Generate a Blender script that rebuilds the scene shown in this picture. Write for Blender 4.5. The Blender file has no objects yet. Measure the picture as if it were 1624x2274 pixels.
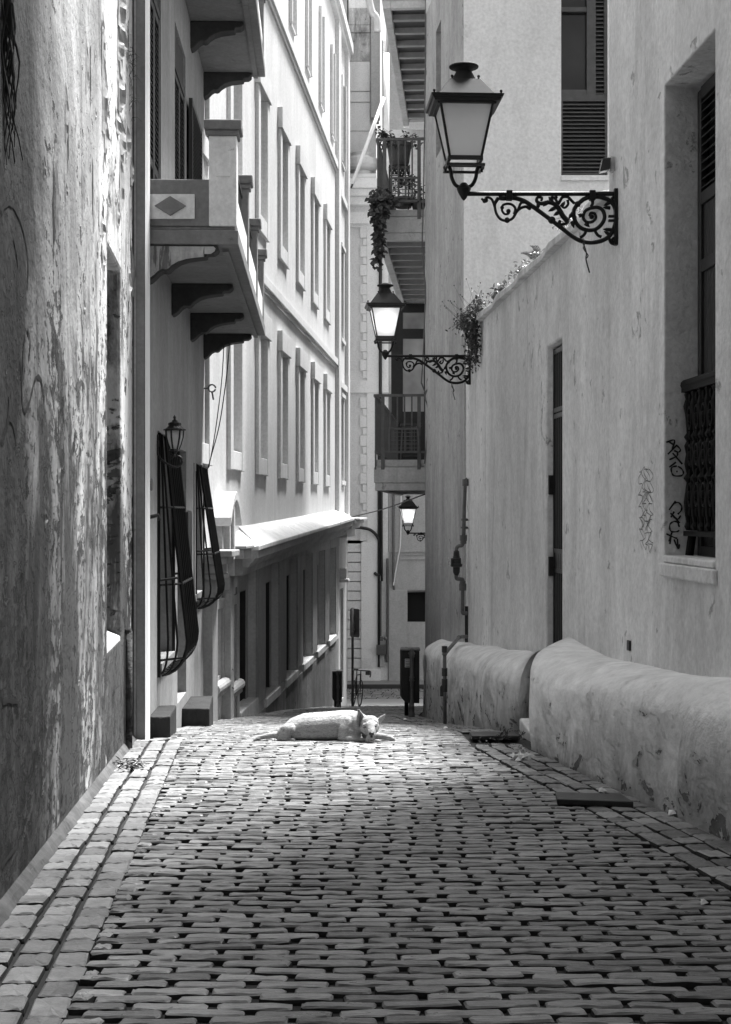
import bpy, bmesh, math, random
from mathutils import Vector, Matrix
import numpy as np
random.seed(7)
SC = bpy.context.scene
COL = SC.collection

# ------------------------------------------------------------------ camera
F = 3383.3                                   # focal length in pixels of a 1624 px wide picture
cam_data = bpy.data.cameras.new("camera")
cam = bpy.data.objects.new("camera", cam_data)
COL.objects.link(cam)
cam_data.sensor_fit = 'HORIZONTAL'
cam_data.sensor_width = 24.0
cam_data.lens = 50.0
cam_data.clip_start = 0.1
cam_data.clip_end = 600
cam.location = (0, 0, 0)
cam.rotation_euler = (math.radians(90), 0, 0)
SC.camera = cam

# ------------------------------------------------------------------ light
SUN_EL, SUN_AZ = 68.0, 40.0                  # azimuth measured from +Y towards +X
world = bpy.data.worlds.new("World")
SC.world = world
world.use_nodes = True
wn = world.node_tree
for n in list(wn.nodes):
    wn.nodes.remove(n)
sky = wn.nodes.new("ShaderNodeTexSky")
sky.sky_type = 'NISHITA'
sky.sun_disc = False
sky.sun_elevation = math.radians(SUN_EL)
sky.sun_rotation = math.radians(SUN_AZ)
sky.dust_density = 3.0
bw = wn.nodes.new("ShaderNodeRGBToBW")       # black and white photograph
bg = wn.nodes.new("ShaderNodeBackground")
wo = wn.nodes.new("ShaderNodeOutputWorld")
wn.links.new(sky.outputs[0], bw.inputs[0])
wn.links.new(bw.outputs[0], bg.inputs[0])
wn.links.new(bg.outputs[0], wo.inputs[0])
bg.inputs[1].default_value = 0.105

sl = bpy.data.lights.new("sun", 'SUN')
sl.energy = 5.0
sl.angle = math.radians(13.0)
sun = bpy.data.objects.new("sun", sl)
COL.objects.link(sun)
_d = Vector((math.cos(math.radians(SUN_EL)) * math.sin(math.radians(SUN_AZ)),
             math.cos(math.radians(SUN_EL)) * math.cos(math.radians(SUN_AZ)),
             math.sin(math.radians(SUN_EL))))
sun.rotation_euler = _d.to_track_quat('Z', 'Y').to_euler()
sun.location = (5, 20, 30)

SC.view_settings.view_transform = 'Standard'
SC.view_settings.look = 'None'
SC.view_settings.exposure = 1.55
SC.view_settings.gamma = 1.0
SC.render.engine = 'CYCLES'
SC.cycles.max_bounces = 8
SC.cycles.diffuse_bounces = 6
SC.cycles.use_denoising = True

# ------------------------------------------------------------------ materials
class NT:
    def __init__(self, name):
        self.m = bpy.data.materials.new(name)
        self.m.use_nodes = True
        self.t = self.m.node_tree
        self.b = self.t.nodes["Principled BSDF"]
        self.pos = None
    def n(self, kind):
        return self.t.nodes.new(kind)
    def l(self, a, b):
        self.t.links.new(a, b)
    def P(self):
        if self.pos is None:
            self.pos = self.n("ShaderNodeNewGeometry").outputs["Position"]
        return self.pos
    def mp(self, sc, loc=(0, 0, 0), rot=(0, 0, 0), src=None):
        m = self.n("ShaderNodeMapping")
        self.l(src or self.P(), m.inputs[0])
        m.inputs[1].default_value = loc
        m.inputs[2].default_value = rot
        m.inputs[3].default_value = sc
        return m.outputs[0]
    def noise(self, vec, scale=1.0, detail=5, rough=.6, dist=0.0):
        n = self.n("ShaderNodeTexNoise")
        self.l(vec, n.inputs["Vector"])
        n.inputs["Scale"].default_value = scale
        n.inputs["Detail"].default_value = detail
        n.inputs["Roughness"].default_value = rough
        n.inputs["Distortion"].default_value = dist
        return n.outputs["Fac"]
    def rng(self, v, a, b, c=0.0, d=1.0, smooth=False):
        n = self.n("ShaderNodeMapRange")
        if smooth:
            n.interpolation_type = 'SMOOTHSTEP'
        self.l(v, n.inputs[0])
        for i, x in enumerate((a, b, c, d)):
            n.inputs[i + 1].default_value = x
        return n.outputs[0]
    def math(self, op, a, b=None, c=None):
        n = self.n("ShaderNodeMath")
        n.operation = op
        for i, x in enumerate((a, b, c)):
            if x is None:
                continue
            if isinstance(x, (int, float)):
                n.inputs[i].default_value = x
            else:
                self.l(x, n.inputs[i])
        return n.outputs[0]
    def mixf(self, f, a, b):
        n = self.n("ShaderNodeMix")
        n.data_type = 'FLOAT'
        for i, x in enumerate((f, a, b)):
            s = (n.inputs[0], n.inputs[2], n.inputs[3])[i]
            if isinstance(x, (int, float)):
                s.default_value = x
            else:
                self.l(x, s)
        return n.outputs[0]
    def col(self, v):
        v = self.math('MAXIMUM', v, 0.008)
        v = self.math('MINIMUM', v, 0.9)
        n = self.n("ShaderNodeCombineColor")
        for i in range(3):
            self.l(v, n.inputs[i])
        self.l(n.outputs[0], self.b.inputs["Base Color"])
    def bump(self, h, strength=.4, dist=.02):
        n = self.n("ShaderNodeBump")
        n.inputs["Strength"].default_value = strength
        n.inputs["Distance"].default_value = dist
        self.l(h, n.inputs["Height"])
        self.l(n.outputs[0], self.b.inputs["Normal"])
    def rough(self, v):
        if isinstance(v, (int, float)):
            self.b.inputs["Roughness"].default_value = v
        else:
            self.l(v, self.b.inputs["Roughness"])

def plain(name, v, rough=.6, metal=0.0, var=.25, scale=6.0, bump=.15):
    t = NT(name)
    f = t.noise(t.P(), scale, 5, .65)
    t.col(t.math('MULTIPLY', v, t.rng(f, .25, .75, 1 - var, 1 + var)))
    t.rough(rough)
    t.b.inputs["Metallic"].default_value = metal
    if bump:
        t.bump(t.noise(t.P(), scale * 8, 4, .6), bump, .004)
    return t.m

def plaster(name, base, blotch=.15, streak=.2, stain=.0, flake=.0, flake_col=.06, bump=.35, fscale=1.0,
            flake_low=None, pit=0.15):
    """old lime plaster: blotches, rain streaks, flakes where the paint came off"""
    t = NT(name)
    a = t.noise(t.mp((1, 1, .6)), .9, 6, .6)
    v = t.math('MULTIPLY', base, t.rng(a, .3, .7, 1 - blotch, 1 + blotch))
    s = t.noise(t.mp((1.3, 1.3, .3)), 1.0, 8, .62, .8)
    v = t.math('MULTIPLY', v, t.rng(s, .3, .7, 1 - streak, 1 + streak * .5))
    fine = t.noise(t.P(), 22, 4, .6)
    v = t.math('MULTIPLY', v, t.rng(fine, .3, .7, .88, 1.10))
    gr = t.noise(t.mp((6, 6, 6), (1, 2, 3)), 1.0, 8, .75)
    v = t.math('MULTIPLY', v, t.rng(gr, .32, .68, 1 - blotch * .9, 1 + blotch * .6))
    if stain:
        st = t.noise(t.mp((1.8, 1.8, .3), (7, 3, 1)), 1.0, 8, .7, .9)
        v = t.mixf(t.rng(st, .52, .68, 0, stain), v, base * .30)
    h = t.math('MULTIPLY', fine, .35)
    h = t.math('ADD', h, t.math('MULTIPLY', t.noise(t.P(), 4, 4, .6), 1.0))
    if pit:
        pm = t.noise(t.mp((2.6, 2.6, 2.4), (2, 5, 0)), 1.3, 8, .70, .5)
        pk = t.rng(t.math('ADD', pm, t.math('MULTIPLY', t.math('SUBTRACT', a, .5), .25)), .625, .655, 0, 1)
        v = t.mixf(t.math('MULTIPLY', pk, min(1, pit * 3)), v, base * .3)
        h = t.math('SUBTRACT', h, t.math('MULTIPLY', pk, .5))
    if flake:
        f1 = t.noise(t.mp((15 * fscale, 15 * fscale, 1.9 * fscale)), 1.0, 8, .66, .5)
        thr = t.math('ADD', t.math('MULTIPLY', t.noise(t.mp((1, 1, .45), (3, 1, 9)), 1.1, 4, .6), .5), .0)
        if flake_low:
            z = t.n("ShaderNodeSeparateXYZ")
            t.l(t.P(), z.inputs[0])
            zz = t.rng(z.outputs[2], flake_low[0], flake_low[1], .10, -.12)
            thr = t.math('ADD', thr, zz)
        k = t.math('ADD', f1, thr)
        fk = t.rng(k, .93 - flake * .2, .96 - flake * .2, 0, 1)
        f2 = t.rng(t.noise(t.mp((30 * fscale, 30 * fscale, 4 * fscale)), 1.0, 5, .6), .35, .65, .4, 2.2)
        v = t.mixf(t.math('MULTIPLY', fk, .85), v, t.math('MULTIPLY', flake_col, f2))
        h = t.math('SUBTRACT', h, t.math('MULTIPLY', fk, 1.3))
        lift = t.rng(k, .86 - flake * .2, .93 - flake * .2, 0, .7)
        h = t.math('ADD', h, lift)
    t.col(v)
    t.rough(.85)
    t.b.inputs["Specular IOR Level"].default_value = .25
    t.bump(h, bump, .03)
    return t.m

def peeling(name):
    """whitewash coming off in vertical flakes, with grime below"""
    t = NT(name)
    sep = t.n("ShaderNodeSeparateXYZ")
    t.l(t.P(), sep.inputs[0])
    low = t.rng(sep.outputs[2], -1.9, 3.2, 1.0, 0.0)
    big = t.noise(t.mp((1, .55, .28), (3, 0, 1)), 1.0, 5, .6, .3)
    v = t.math('MULTIPLY', .64, t.rng(big, .36, .64, .5, 1.2))
    st = t.noise(t.mp((1.3, 1.3, .30)), 1.0, 8, .66, .8)
    v = t.math('MULTIPLY', v, t.rng(st, .32, .68, .72, 1.14))
    drip = t.noise(t.mp((2.2, 2.2, .25), (1, 9, 4)), 1.0, 7, .7, .8)
    v = t.mixf(t.rng(drip, .57, .68, 0, .65), v, .10)
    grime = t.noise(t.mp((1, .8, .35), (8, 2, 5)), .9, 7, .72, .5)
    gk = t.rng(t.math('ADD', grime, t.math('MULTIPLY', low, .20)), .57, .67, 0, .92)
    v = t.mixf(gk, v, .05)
    # grime band with a ragged edge, plus edge vignette painted into the near end
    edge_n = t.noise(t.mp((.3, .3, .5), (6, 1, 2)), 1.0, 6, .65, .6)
    grime_vignette = t.rng(t.math('ADD', sep.outputs[1], t.math('MULTIPLY', edge_n, 4.5)), 9.3, 10.9, .92, 0)
    v = t.mixf(grime_vignette, v, t.math('MULTIPLY', .034, t.rng(st, .3, .7, .4, 2.0)))
    cl = t.noise(t.mp((1, 1.1, .7), (2, 7, 3)), 1.0, 4, .6)
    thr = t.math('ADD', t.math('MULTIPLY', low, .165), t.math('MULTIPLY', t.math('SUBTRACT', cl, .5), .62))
    h = t.math('MULTIPLY', t.noise(t.P(), 3.0, 5, .62), 1.4)
    h = t.math('ADD', h, t.math('MULTIPLY', t.noise(t.P(), 30, 4, .6), .3))
    for sc, off, amt in (((3.6, 3.6, 6.5), (0, 0, 0), .92), ((7.5, 7.5, 14), (4, 4, 2), .9)):
        f = t.noise(t.mp(sc, off), 1.0, 7, .62, .35)
        k = t.math('ADD', f, thr)
        hole = t.rng(k, .675, .695, 0, 1)
        edge = t.rng(k, .655, .69, 0, .45)
        tone = t.rng(t.noise(t.mp((4, 4, 4), (5, 1, 1)), 1.0, 4, .6), .35, .65, .015, .11)
        v = t.mixf(t.math('MULTIPLY', hole, amt), v, tone)
        h = t.math('ADD', h, edge)
        h = t.math('SUBTRACT', h, t.math('MULTIPLY', hole, 1.2))
    t.col(v)
    t.rough(.85)
    t.b.inputs["Specular IOR Level"].default_value = .2
    t.bump(h, .9, .022)
    return t.m

def buttress_mat(name):
    """lime-washed bank: smooth pale top, the wash worn off and splashed dirty on the lower face"""
    t = NT(name)
    sep = t.n("ShaderNodeSeparateXYZ"); t.l(t.P(), sep.inputs[0])
    # height above the sloping paving
    hgt = t.math('ADD', sep.outputs[2], t.math('ADD', t.math('MULTIPLY', sep.outputs[1], .06), 1.30))
    a = t.noise(t.mp((1.2, 1.2, 1.2)), 1.0, 7, .65, .4)
    v = t.math('MULTIPLY', .86, t.rng(a, .3, .7, .84, 1.06))
    gr = t.noise(t.mp((5, 5, 11)), 1.0, 7, .72)
    v = t.math('MULTIPLY', v, t.rng(gr, .32, .68, .8, 1.12))
    sp = t.noise(t.mp((1.2, 1.2, 1.4), (3, 8, 1)), 1.0, 8, .72, .8)
    k = t.math('ADD', sp, t.rng(hgt, 0, .95, .22, -.16))
    v = t.mixf(t.rng(k, .50, .74, 0, .58), v, .16)
    chip = t.noise(t.mp((3.2, 3.2, 6.5), (1, 4, 6)), 1.0, 8, .68, .5)
    ck = t.math('ADD', chip, t.rng(hgt, 0, 1.0, .13, -.06))
    hole = t.rng(ck, .685, .70, 0, 1)
    v = t.mixf(t.math('MULTIPLY', hole, .9), v, t.math('MULTIPLY', .09, t.rng(gr, .3, .7, .3, 2.2)))
    h = t.math('ADD', t.math('MULTIPLY', t.noise(t.P(), 4, 5, .65), 1.3), t.math('MULTIPLY', gr, .5))
    h = t.math('ADD', h, t.rng(ck, .62, .66, 0, .3))
    h = t.math('SUBTRACT', h, t.math('MULTIPLY', hole, .9))
    t.col(v); t.rough(.85)
    t.b.inputs["Specular IOR Level"].default_value = .2
    t.bump(h, .8, .03)
    return t.m

def stone_paving(name, base, var=.35, rough=(.28, .6)):
    t = NT(name)
    g = t.n("ShaderNodeNewGeometry")
    r = g.outputs["Random Per Island"]
    v = t.math('MULTIPLY', base, t.rng(r, 0, 1, 1 - var, 1 + var))
    n1 = t.noise(t.P(), 9, 6, .7)
    v = t.math('MULTIPLY', v, t.rng(n1, .3, .7, .7, 1.3))
    n3 = t.noise(t.mp((1, 1, 1), (4, 4, 4)), .7, 4, .6)
    v = t.math('MULTIPLY', v, t.rng(n3, .3, .7, .8, 1.2))
    n2 = t.noise(t.P(), 60, 5, .7)
    t.col(v)
    rr = t.rng(t.noise(t.P(), 14, 5, .7), .3, .7, rough[0], rough[1])
    t.rough(rr)
    t.bump(t.math('ADD', t.math('MULTIPLY', n1, 1.2), t.math('MULTIPLY', n2, .4)), .55, .012)
    return t.m

def leafmat(name, v):
    t = NT(name)
    g = t.n("ShaderNodeNewGeometry")
    t.col(t.math('MULTIPLY', v, t.rng(g.outputs["Random Per Island"], 0, 1, .55, 1.6)))
    t.rough(.4)
    return t.m

def emis(name, v, power):
    t = NT(name)
    t.b.inputs["Base Color"].default_value = (v, v, v, 1)
    t.b.inputs["Emission Color"].default_value = (1, 1, 1, 1)
    t.b.inputs["Emission Strength"].default_value = power
    return t.m

def frosted(name, v, tr):
    """milky lantern pane: light comes through it from behind"""
    t = NT(name)
    dirt = t.rng(t.noise(t.P(), 5, 5, .6), .3, .7, .88, 1.04)
    vv = t.math('MULTIPLY', v, dirt)
    t.col(vv)
    t.rough(.35)
    tl = t.n("ShaderNodeBsdfTranslucent")
    tl.inputs[0].default_value = (.9, .9, .9, 1)
    mx = t.n("ShaderNodeMixShader")
    mx.inputs[0].default_value = tr
    out = t.t.nodes["Material Output"]
    t.l(t.b.outputs[0], mx.inputs[1])
    t.l(tl.outputs[0], mx.inputs[2])
    t.l(mx.outputs[0], out.inputs[0])
    return t.m

def glassy(name, v, rough=.06):
    t = NT(name)
    f = t.noise(t.P(), 1.3, 3, .5)
    t.col(t.math('MULTIPLY', v, t.rng(f, .3, .7, .6, 1.4)))
    t.rough(rough)
    t.b.inputs["Specular IOR Level"].default_value = .8
    return t.m

M = {}
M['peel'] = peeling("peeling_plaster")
M['peel_paint'] = plaster("loose_paint", .40, .3, .3, .5, 0, .1, .3)
M['grey_wall'] = plaster("grey_plaster", .30, .14, .2, .2, 0, .1, .2, 1, None, .05)
M['grey_trim'] = plaster("grey_trim", .19, .14, .15, .2, 0, .1, .35)
M['pale_trim'] = plaster("pale_trim", .72, .12, .2, .35, 0, .1, .3)
M['bright_edge'] = plain("white_edge_paint", .85, .6, 0, .05)
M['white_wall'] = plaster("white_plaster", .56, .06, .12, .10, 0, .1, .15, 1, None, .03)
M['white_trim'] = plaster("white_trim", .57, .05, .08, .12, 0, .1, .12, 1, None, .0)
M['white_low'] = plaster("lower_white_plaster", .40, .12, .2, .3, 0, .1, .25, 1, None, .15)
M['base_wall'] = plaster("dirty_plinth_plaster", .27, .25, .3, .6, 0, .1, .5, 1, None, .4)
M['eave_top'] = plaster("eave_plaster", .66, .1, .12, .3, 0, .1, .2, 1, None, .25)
M['right_wall'] = plaster("right_plaster", .75, .15, .15, .28, 0, .1, .7, 1, None, .2)
M['low_wall'] = plaster("yard_wall_plaster", .75, .16, .18, .34, 0, .1, .65, 1, None, .22)
M['rear_wall'] = plaster("rear_plaster", .68, .06, .10, .2, 0, .1, .25, 1, None, .06)
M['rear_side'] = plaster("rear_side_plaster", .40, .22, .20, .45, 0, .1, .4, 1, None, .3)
M['buttress'] = buttress_mat("buttress_plaster")
M['coping'] = plaster("coping_plaster", .66, .2, .25, .55, 0, .1, .5, 1, None, .5)
M['far_wall'] = plaster("far_plaster", .88, .06, .08, .08, 0, .1, .15, 1, None, .03)
M['far_white'] = plaster("far_white_plaster", .9, .05, .06, .06, 0, .1, .15, 1, None, .02)
M['far_grey'] = plaster("far_grey_plaster", .46, .1, .1, .15, 0, .1, .2, 1, None, .05)
M['stained'] = plaster("stained_stone", .62, .25, .45, 1.0, 0, .1, .3, 1, None, .3)
M['gallery'] = plaster("gallery_plaster", .50, .12, .15, .3, 0, .1, .2)
M['soffit'] = plain("soffit_paint", .30, .7, 0, .15)
M['dark_wood'] = plain("dark_wood", .022, .45, 0, .3, 10)
M['mid_wood'] = plain("weathered_wood", .05, .55, 0, .35, 9)
M['black_iron'] = plain("black_iron", .012, .38, .0, .3, 20, .3)
M['iron_gloss'] = plain("glossy_black_iron", .008, .42, .0, .3, 20, .35)
M['iron_gloss'].node_tree.nodes['Principled BSDF'].inputs['Specular IOR Level'].default_value = .22
M['cast_iron'] = plain("cast_iron", .007, .6, .0, .3, 20, .35)
M['cast_iron'].node_tree.nodes['Principled BSDF'].inputs['Specular IOR Level'].default_value = .15
M['grey_iron'] = plain("grey_iron", .09, .5, 0, .3, 12)
M['lamp_roof'] = plain("lamp_sheet_metal", .018, .65, .0, .25, 14)
M['lamp_roof'].node_tree.nodes['Principled BSDF'].inputs['Specular IOR Level'].default_value = .12
M['corbel_dark'] = plaster("dark_corbel_paint", .045, .2, .2, .2, 0, .1, .3)
M['corbel_worn'] = plaster("worn_corbel_paint", .42, .3, .3, .7, .6, .06, .5, .8)
M['step'] = plaster("dark_step_stone", .028, .3, .2, .4, 0, .1, .5)
M['void'] = plain("dark_interior", .006, .9, 0, .1, 3, 0)
M['shade_board'] = plain("dark_board", .02, .8, 0, .3, 4)
M['glass'] = glassy("window_glass", .018, .12)
M['glass'].node_tree.nodes['Principled BSDF'].inputs['Specular IOR Level'].default_value = .2
M['glass_pale'] = glassy("curtained_glass", .45, .15)
M['pipe'] = plain("painted_pipe", .11, .5, .1, .35, 15, .25)
M['pipe_white'] = plain("white_pipe", .8, .5, 0, .1)
M['plate'] = plain("dark_steel_plate", .03, .45, .3, .35, 10, .4)
M['brick'] = stone_paving("paving_brick", .18, .5, (.24, .55))
M['gutter'] = stone_paving("gutter_brick", .18, .3, (.4, .75))
M['mortar'] = plain("sand_and_dirt", .020, .9, 0, .4, 12, .5)
M['asphalt'] = plain("asphalt", .30, .8, 0, .1, 12, .2)
M['kerb'] = plain("kerb_dark", .05, .8, 0, .2, 6)
M['pavement'] = plain("pavement", .22, .8, 0, .2, 4)
M['fur'] = None
M['nose'] = plain("dog_nose", .015, .35, 0, .2, 30)
M['ear_in'] = plain("dog_inner_ear", .09, .8, 0, .3, 20)
M['leaf'] = leafmat("leaf", .055)
M['leaf_dark'] = leafmat("dark_leaf", .03)
M['leaf_pale'] = leafmat("pale_leaf", .22)
M['stem'] = plain("stem", .035, .7)
M['terracotta'] = plain("terracotta", .085, .7, 0, .2, 8)
M['lantern_glass'] = frosted("lantern_glass", .9, .7)
M['lantern_lit'] = frosted("lit_lantern_glass", .8, .6)
M['rubber'] = plain("rubber", .012, .7, 0, .2)
M['chrome'] = plain("chrome", .5, .25, .9, .1)
M['sign_back'] = plain("sign_back", .14, .55, .2, .3, 5)
M['sticker'] = plain("sticker", .6, .6, 0, .25, 40)
M['paint_black'] = plain("black_spray_paint", .012, .6, 0, .1, 8, 0)
M['paint_faint'] = plain("faint_marker", .13, .8, 0, .3, 8, 0)
M['plastic'] = plain("clear_wrapper", .6, .2, 0, .3, 20)
M['neon'] = emis("ceiling_tube", .9, 1.2)
M['sheet_metal'] = plain("galvanised_sheet", .62, .4, .3, .2, 3)

def furmat():
    t = NT("white_fur")
    n1 = t.noise(t.mp((40, 40, 90), rot=(0, .5, 0)), 1.0, 4, .6)
    n2 = t.noise(t.P(), 5, 3, .5)
    v = t.math('MULTIPLY', .38, t.rng(n1, .3, .7, .68, 1.15))
    v = t.math('MULTIPLY', v, t.rng(n2, .35, .65, .72, 1.12))
    t.col(v)
    t.rough(.9)
    t.bump(n1, .7, .012)
    return t.m
def tuftmat():
    t = NT("fur_tufts")
    r = t.n("ShaderNodeNewGeometry").outputs["Random Per Island"]
    n2 = t.noise(t.mp((14, 14, 9)), 1.0, 4, .6, .8)
    v = t.math('MULTIPLY', .40, t.rng(r, 0, 1, .7, 1.2))
    v = t.math('MULTIPLY', v, t.rng(n2, .36, .62, .42, 1.12))
    t.col(v)
    t.rough(.85)
    return t.m
M['fur_tuft'] = tuftmat()
M['fur'] = furmat()

# ------------------------------------------------------------------ geometry helpers
class Wall:
    """upright plane X = X0 + m*Y ; side +1 faces +X (left of the street), -1 faces -X"""
    def __init__(s, X0, m, side):
        s.X0, s.m, s.side = X0, m, side
        k = math.hypot(1, m)
        s.nx, s.ny = side / k, -side * m / k
    def pt(s, Y, o, h):
        return Vector((s.X0 + s.m * Y + o * s.nx, Y + o * s.ny, h))
    def Yu(s, u):
        return F * s.X0 / (u - 812 - F * s.m)

class Front:
    """upright plane Y = Y0 facing the camera side (-Y); the 'Y' argument of pt is world x"""
    def __init__(s, Y0):
        s.Y0 = Y0
    def pt(s, x, o, h):
        return Vector((x, s.Y0 - o, h))

def px(u, v, Y):
    return Vector(((u - 812) * Y / F, Y, (1137 - v) * Y / F))

class MB:
    def __init__(s):
        s.v, s.f, s.mi = [], [], []
    def add(s, vs, fs, mi=0):
        b = len(s.v)
        s.v += [Vector(p) for p in vs]
        s.f += [tuple(b + i for i in f) for f in fs]
        s.mi += [mi] * len(fs)
        return s
    def quad(s, a, b, c, d, mi=0):
        return s.add((a, b, c, d), ((0, 1, 2, 3),), mi)
    def hexa(s, p, mi=0):
        return s.add(p, ((0, 3, 2, 1), (4, 5, 6, 7), (0, 1, 5, 4), (1, 2, 6, 5), (2, 3, 7, 6), (3, 0, 4, 7)), mi)
    def abox(s, x0, x1, y0, y1, z0, z1, mi=0):
        return s.hexa(((x0, y0, z0), (x1, y0, z0), (x1, y1, z0), (x0, y1, z0),
                       (x0, y0, z1), (x1, y0, z1), (x1, y1, z1), (x0, y1, z1)), mi)
    def wbox(s, w, Y0, Y1, o0, o1, h0, h1, mi=0):
        return s.hexa((w.pt(Y0, o0, h0), w.pt(Y0, o1, h0), w.pt(Y1, o1, h0), w.pt(Y1, o0, h0),
                       w.pt(Y0, o0, h1), w.pt(Y0, o1, h1), w.pt(Y1, o1, h1), w.pt(Y1, o0, h1)), mi)
    def wall(s, w, Y0, Y1, h0, h1, holes=(), depth=.25, o=0.0, mi=0, step=None):
        ys = sorted({Y0, Y1} | {h[0] for h in holes} | {h[1] for h in holes})
        hs = sorted({h0, h1} | {h[2] for h in holes} | {h[3] for h in holes})
        for i in range(len(ys) - 1):
            for j in range(len(hs) - 1):
                cy, ch = (ys[i] + ys[i + 1]) / 2, (hs[j] + hs[j + 1]) / 2
                if any(h[0] < cy < h[1] and h[2] < ch < h[3] for h in holes):
                    continue
                s.quad(w.pt(ys[i], o, hs[j]), w.pt(ys[i + 1], o, hs[j]),
                       w.pt(ys[i + 1], o, hs[j + 1]), w.pt(ys[i], o, hs[j + 1]), mi)
        for h in holes:
            d = h[4] if len(h) > 4 else depth
            a, b, c, e = h[:4]
            for q in (((a, c), (b, c)), ((b, c), (b, e)), ((b, e), (a, e)), ((a, e), (a, c))):
                (y0, z0), (y1, z1) = q
                s.quad(w.pt(y0, o, z0), w.pt(y0, o - d, z0), w.pt(y1, o - d, z1), w.pt(y1, o, z1), mi)
        return s
    def shell(s, w, Y0, Y1, h0, h1, thick, mi=0):
        a, b = w.pt, -thick
        s.quad(a(Y0, 0, h0), a(Y0, 0, h1), a(Y0, b, h1), a(Y0, b, h0), mi)
        s.quad(a(Y1, 0, h0), a(Y1, 0, h1), a(Y1, b, h1), a(Y1, b, h0), mi)
        s.quad(a(Y0, b, h0), a(Y0, b, h1), a(Y1, b, h1), a(Y1, b, h0), mi)
        return s
    def tube(s, pts, r, n=8, mi=0, cap=True):
        pts = [Vector(p) for p in pts]
        rs = r if isinstance(r, (list, tuple)) else [r] * len(pts)
        b = len(s.v)
        up = None
        for i, p in enumerate(pts):
            t = (pts[min(i + 1, len(pts) - 1)] - pts[max(i - 1, 0)])
            if t.length < 1e-9:
                t = Vector((0, 0, 1))
            t.normalize()
            if up is None:
                up = t.orthogonal().normalized()
            up = (up - t * up.dot(t))
            if up.length < 1e-6:
                up = t.orthogonal()
            up.normalize()
            sd = t.cross(up)
            for k in range(n):
                a = 2 * math.pi * k / n
                s.v.append(p + (up * math.cos(a) + sd * math.sin(a)) * rs[i])
        for i in range(len(pts) - 1):
            for k in range(n):
                k2 = (k + 1) % n
                s.f.append((b + i * n + k, b + i * n + k2, b + (i + 1) * n + k2, b + (i + 1) * n + k))
                s.mi.append(mi)
        if cap:
            s.f.append(tuple(b + k for k in range(n))[::-1]); s.mi.append(mi)
            e = b + (len(pts) - 1) * n
            s.f.append(tuple(e + k for k in range(n))); s.mi.append(mi)
        return s
    def lathe(s, prof, c, n=14, ax=None, mi=0):
        """prof: (radius, along) pairs; ax: direction of the axis"""
        ax = Vector(ax or (0, 0, 1)).normalized()
        u = ax.orthogonal().normalized()
        w = ax.cross(u)
        c = Vector(c)
        b = len(s.v)
        for r, z in prof:
            for k in range(n):
                a = 2 * math.pi * k / n
                s.v.append(c + ax * z + (u * math.cos(a) + w * math.sin(a)) * max(r, 1e-4))
        for i in range(len(prof) - 1):
            for k in range(n):
                k2 = (k + 1) % n
                s.f.append((b + i * n + k, b + i * n + k2, b + (i + 1) * n + k2, b + (i + 1) * n + k)); s.mi.append(mi)
        s.f.append(tuple(b + k for k in range(n))[::-1]); s.mi.append(mi)
        e = b + (len(prof) - 1) * n
        s.f.append(tuple(e + k for k in range(n))); s.mi.append(mi)
        return s
    def ball(s, c, r, n=10, mi=0):
        r3 = r if isinstance(r, (tuple, list)) else (r, r, r)
        c = Vector(c)
        b = len(s.v)
        m = max(4, n // 2)
        for i in range(m + 1):
            th = math.pi * i / m
            for k in range(n):
                a = 2 * math.pi * k / n
                q = max(math.sin(th), 1e-3)
                s.v.append(c + Vector((r3[0] * q * math.cos(a), r3[1] * q * math.sin(a), r3[2] * math.cos(th))))
        for i in range(m):
            for k in range(n):
                k2 = (k + 1) % n
                s.f.append((b + i * n + k, b + (i + 1) * n + k, b + (i + 1) * n + k2, b + i * n + k2)); s.mi.append(mi)
        s.f.append(tuple(b + k for k in range(n))); s.mi.append(mi)
        s.f.append(tuple(b + m * n + k for k in range(n))[::-1]); s.mi.append(mi)
        return s
    def prism(s, poly, f0, f1, mi=0):
        """poly: list of (a, b); f0/f1 map (a,b) to the two end faces"""
        n = len(poly)
        vs = [f0(*p) for p in poly] + [f1(*p) for p in poly]
        fs = [tuple(range(n))[::-1], tuple(range(n, 2 * n))]
        for i in range(n):
            j = (i + 1) % n
            fs.append((i, j, n + j, n + i))
        return s.add(vs, fs, mi)
    def leaf(s, p, d, up, L, wd, mi=0):
        d = Vector(d).normalized()
        sd = d.cross(Vector(up))
        if sd.length < 1e-4:
            sd = d.orthogonal()
        sd.normalize()
        nn = sd.cross(d)
        p = Vector(p)
        q = [p, p + d * L * .3 + sd * wd * .5 + nn * L * .06, p + d * L * .65 + sd * wd * .35 + nn * L * .05, p + d * L - nn * L * .1,
             p + d * L * .65 - sd * wd * .35 + nn * L * .05, p + d * L * .3 - sd * wd * .5 + nn * L * .06, p + d * L * .5 - nn * L * .04]
        return s.add(q, ((0, 1, 6), (1, 2, 6), (2, 3, 6), (3, 4, 6), (4, 5, 6), (5, 0, 6)), mi)
    def build(s, name, mat, parent=None, smooth=False, bevel=0, weld=False, seg=2, kind=None, subdiv=0):
        me = bpy.data.meshes.new(name)
        org = ORG[parent] if parent is not None else None
        if org is None:
            a = np.array([tuple(p) for p in s.v])
            mn, mx = a.min(0), a.max(0)
            org = Vector(((mn[0] + mx[0]) / 2, (mn[1] + mx[1]) / 2, mn[2]))
        me.from_pydata([tuple(p - org) for p in s.v], [], s.f)
        mats = mat if isinstance(mat, (list, tuple)) else [mat]
        for m in mats:
            me.materials.append(M[m] if isinstance(m, str) else m)
        for i, pl in enumerate(me.polygons):
            pl.material_index = s.mi[i]
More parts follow.
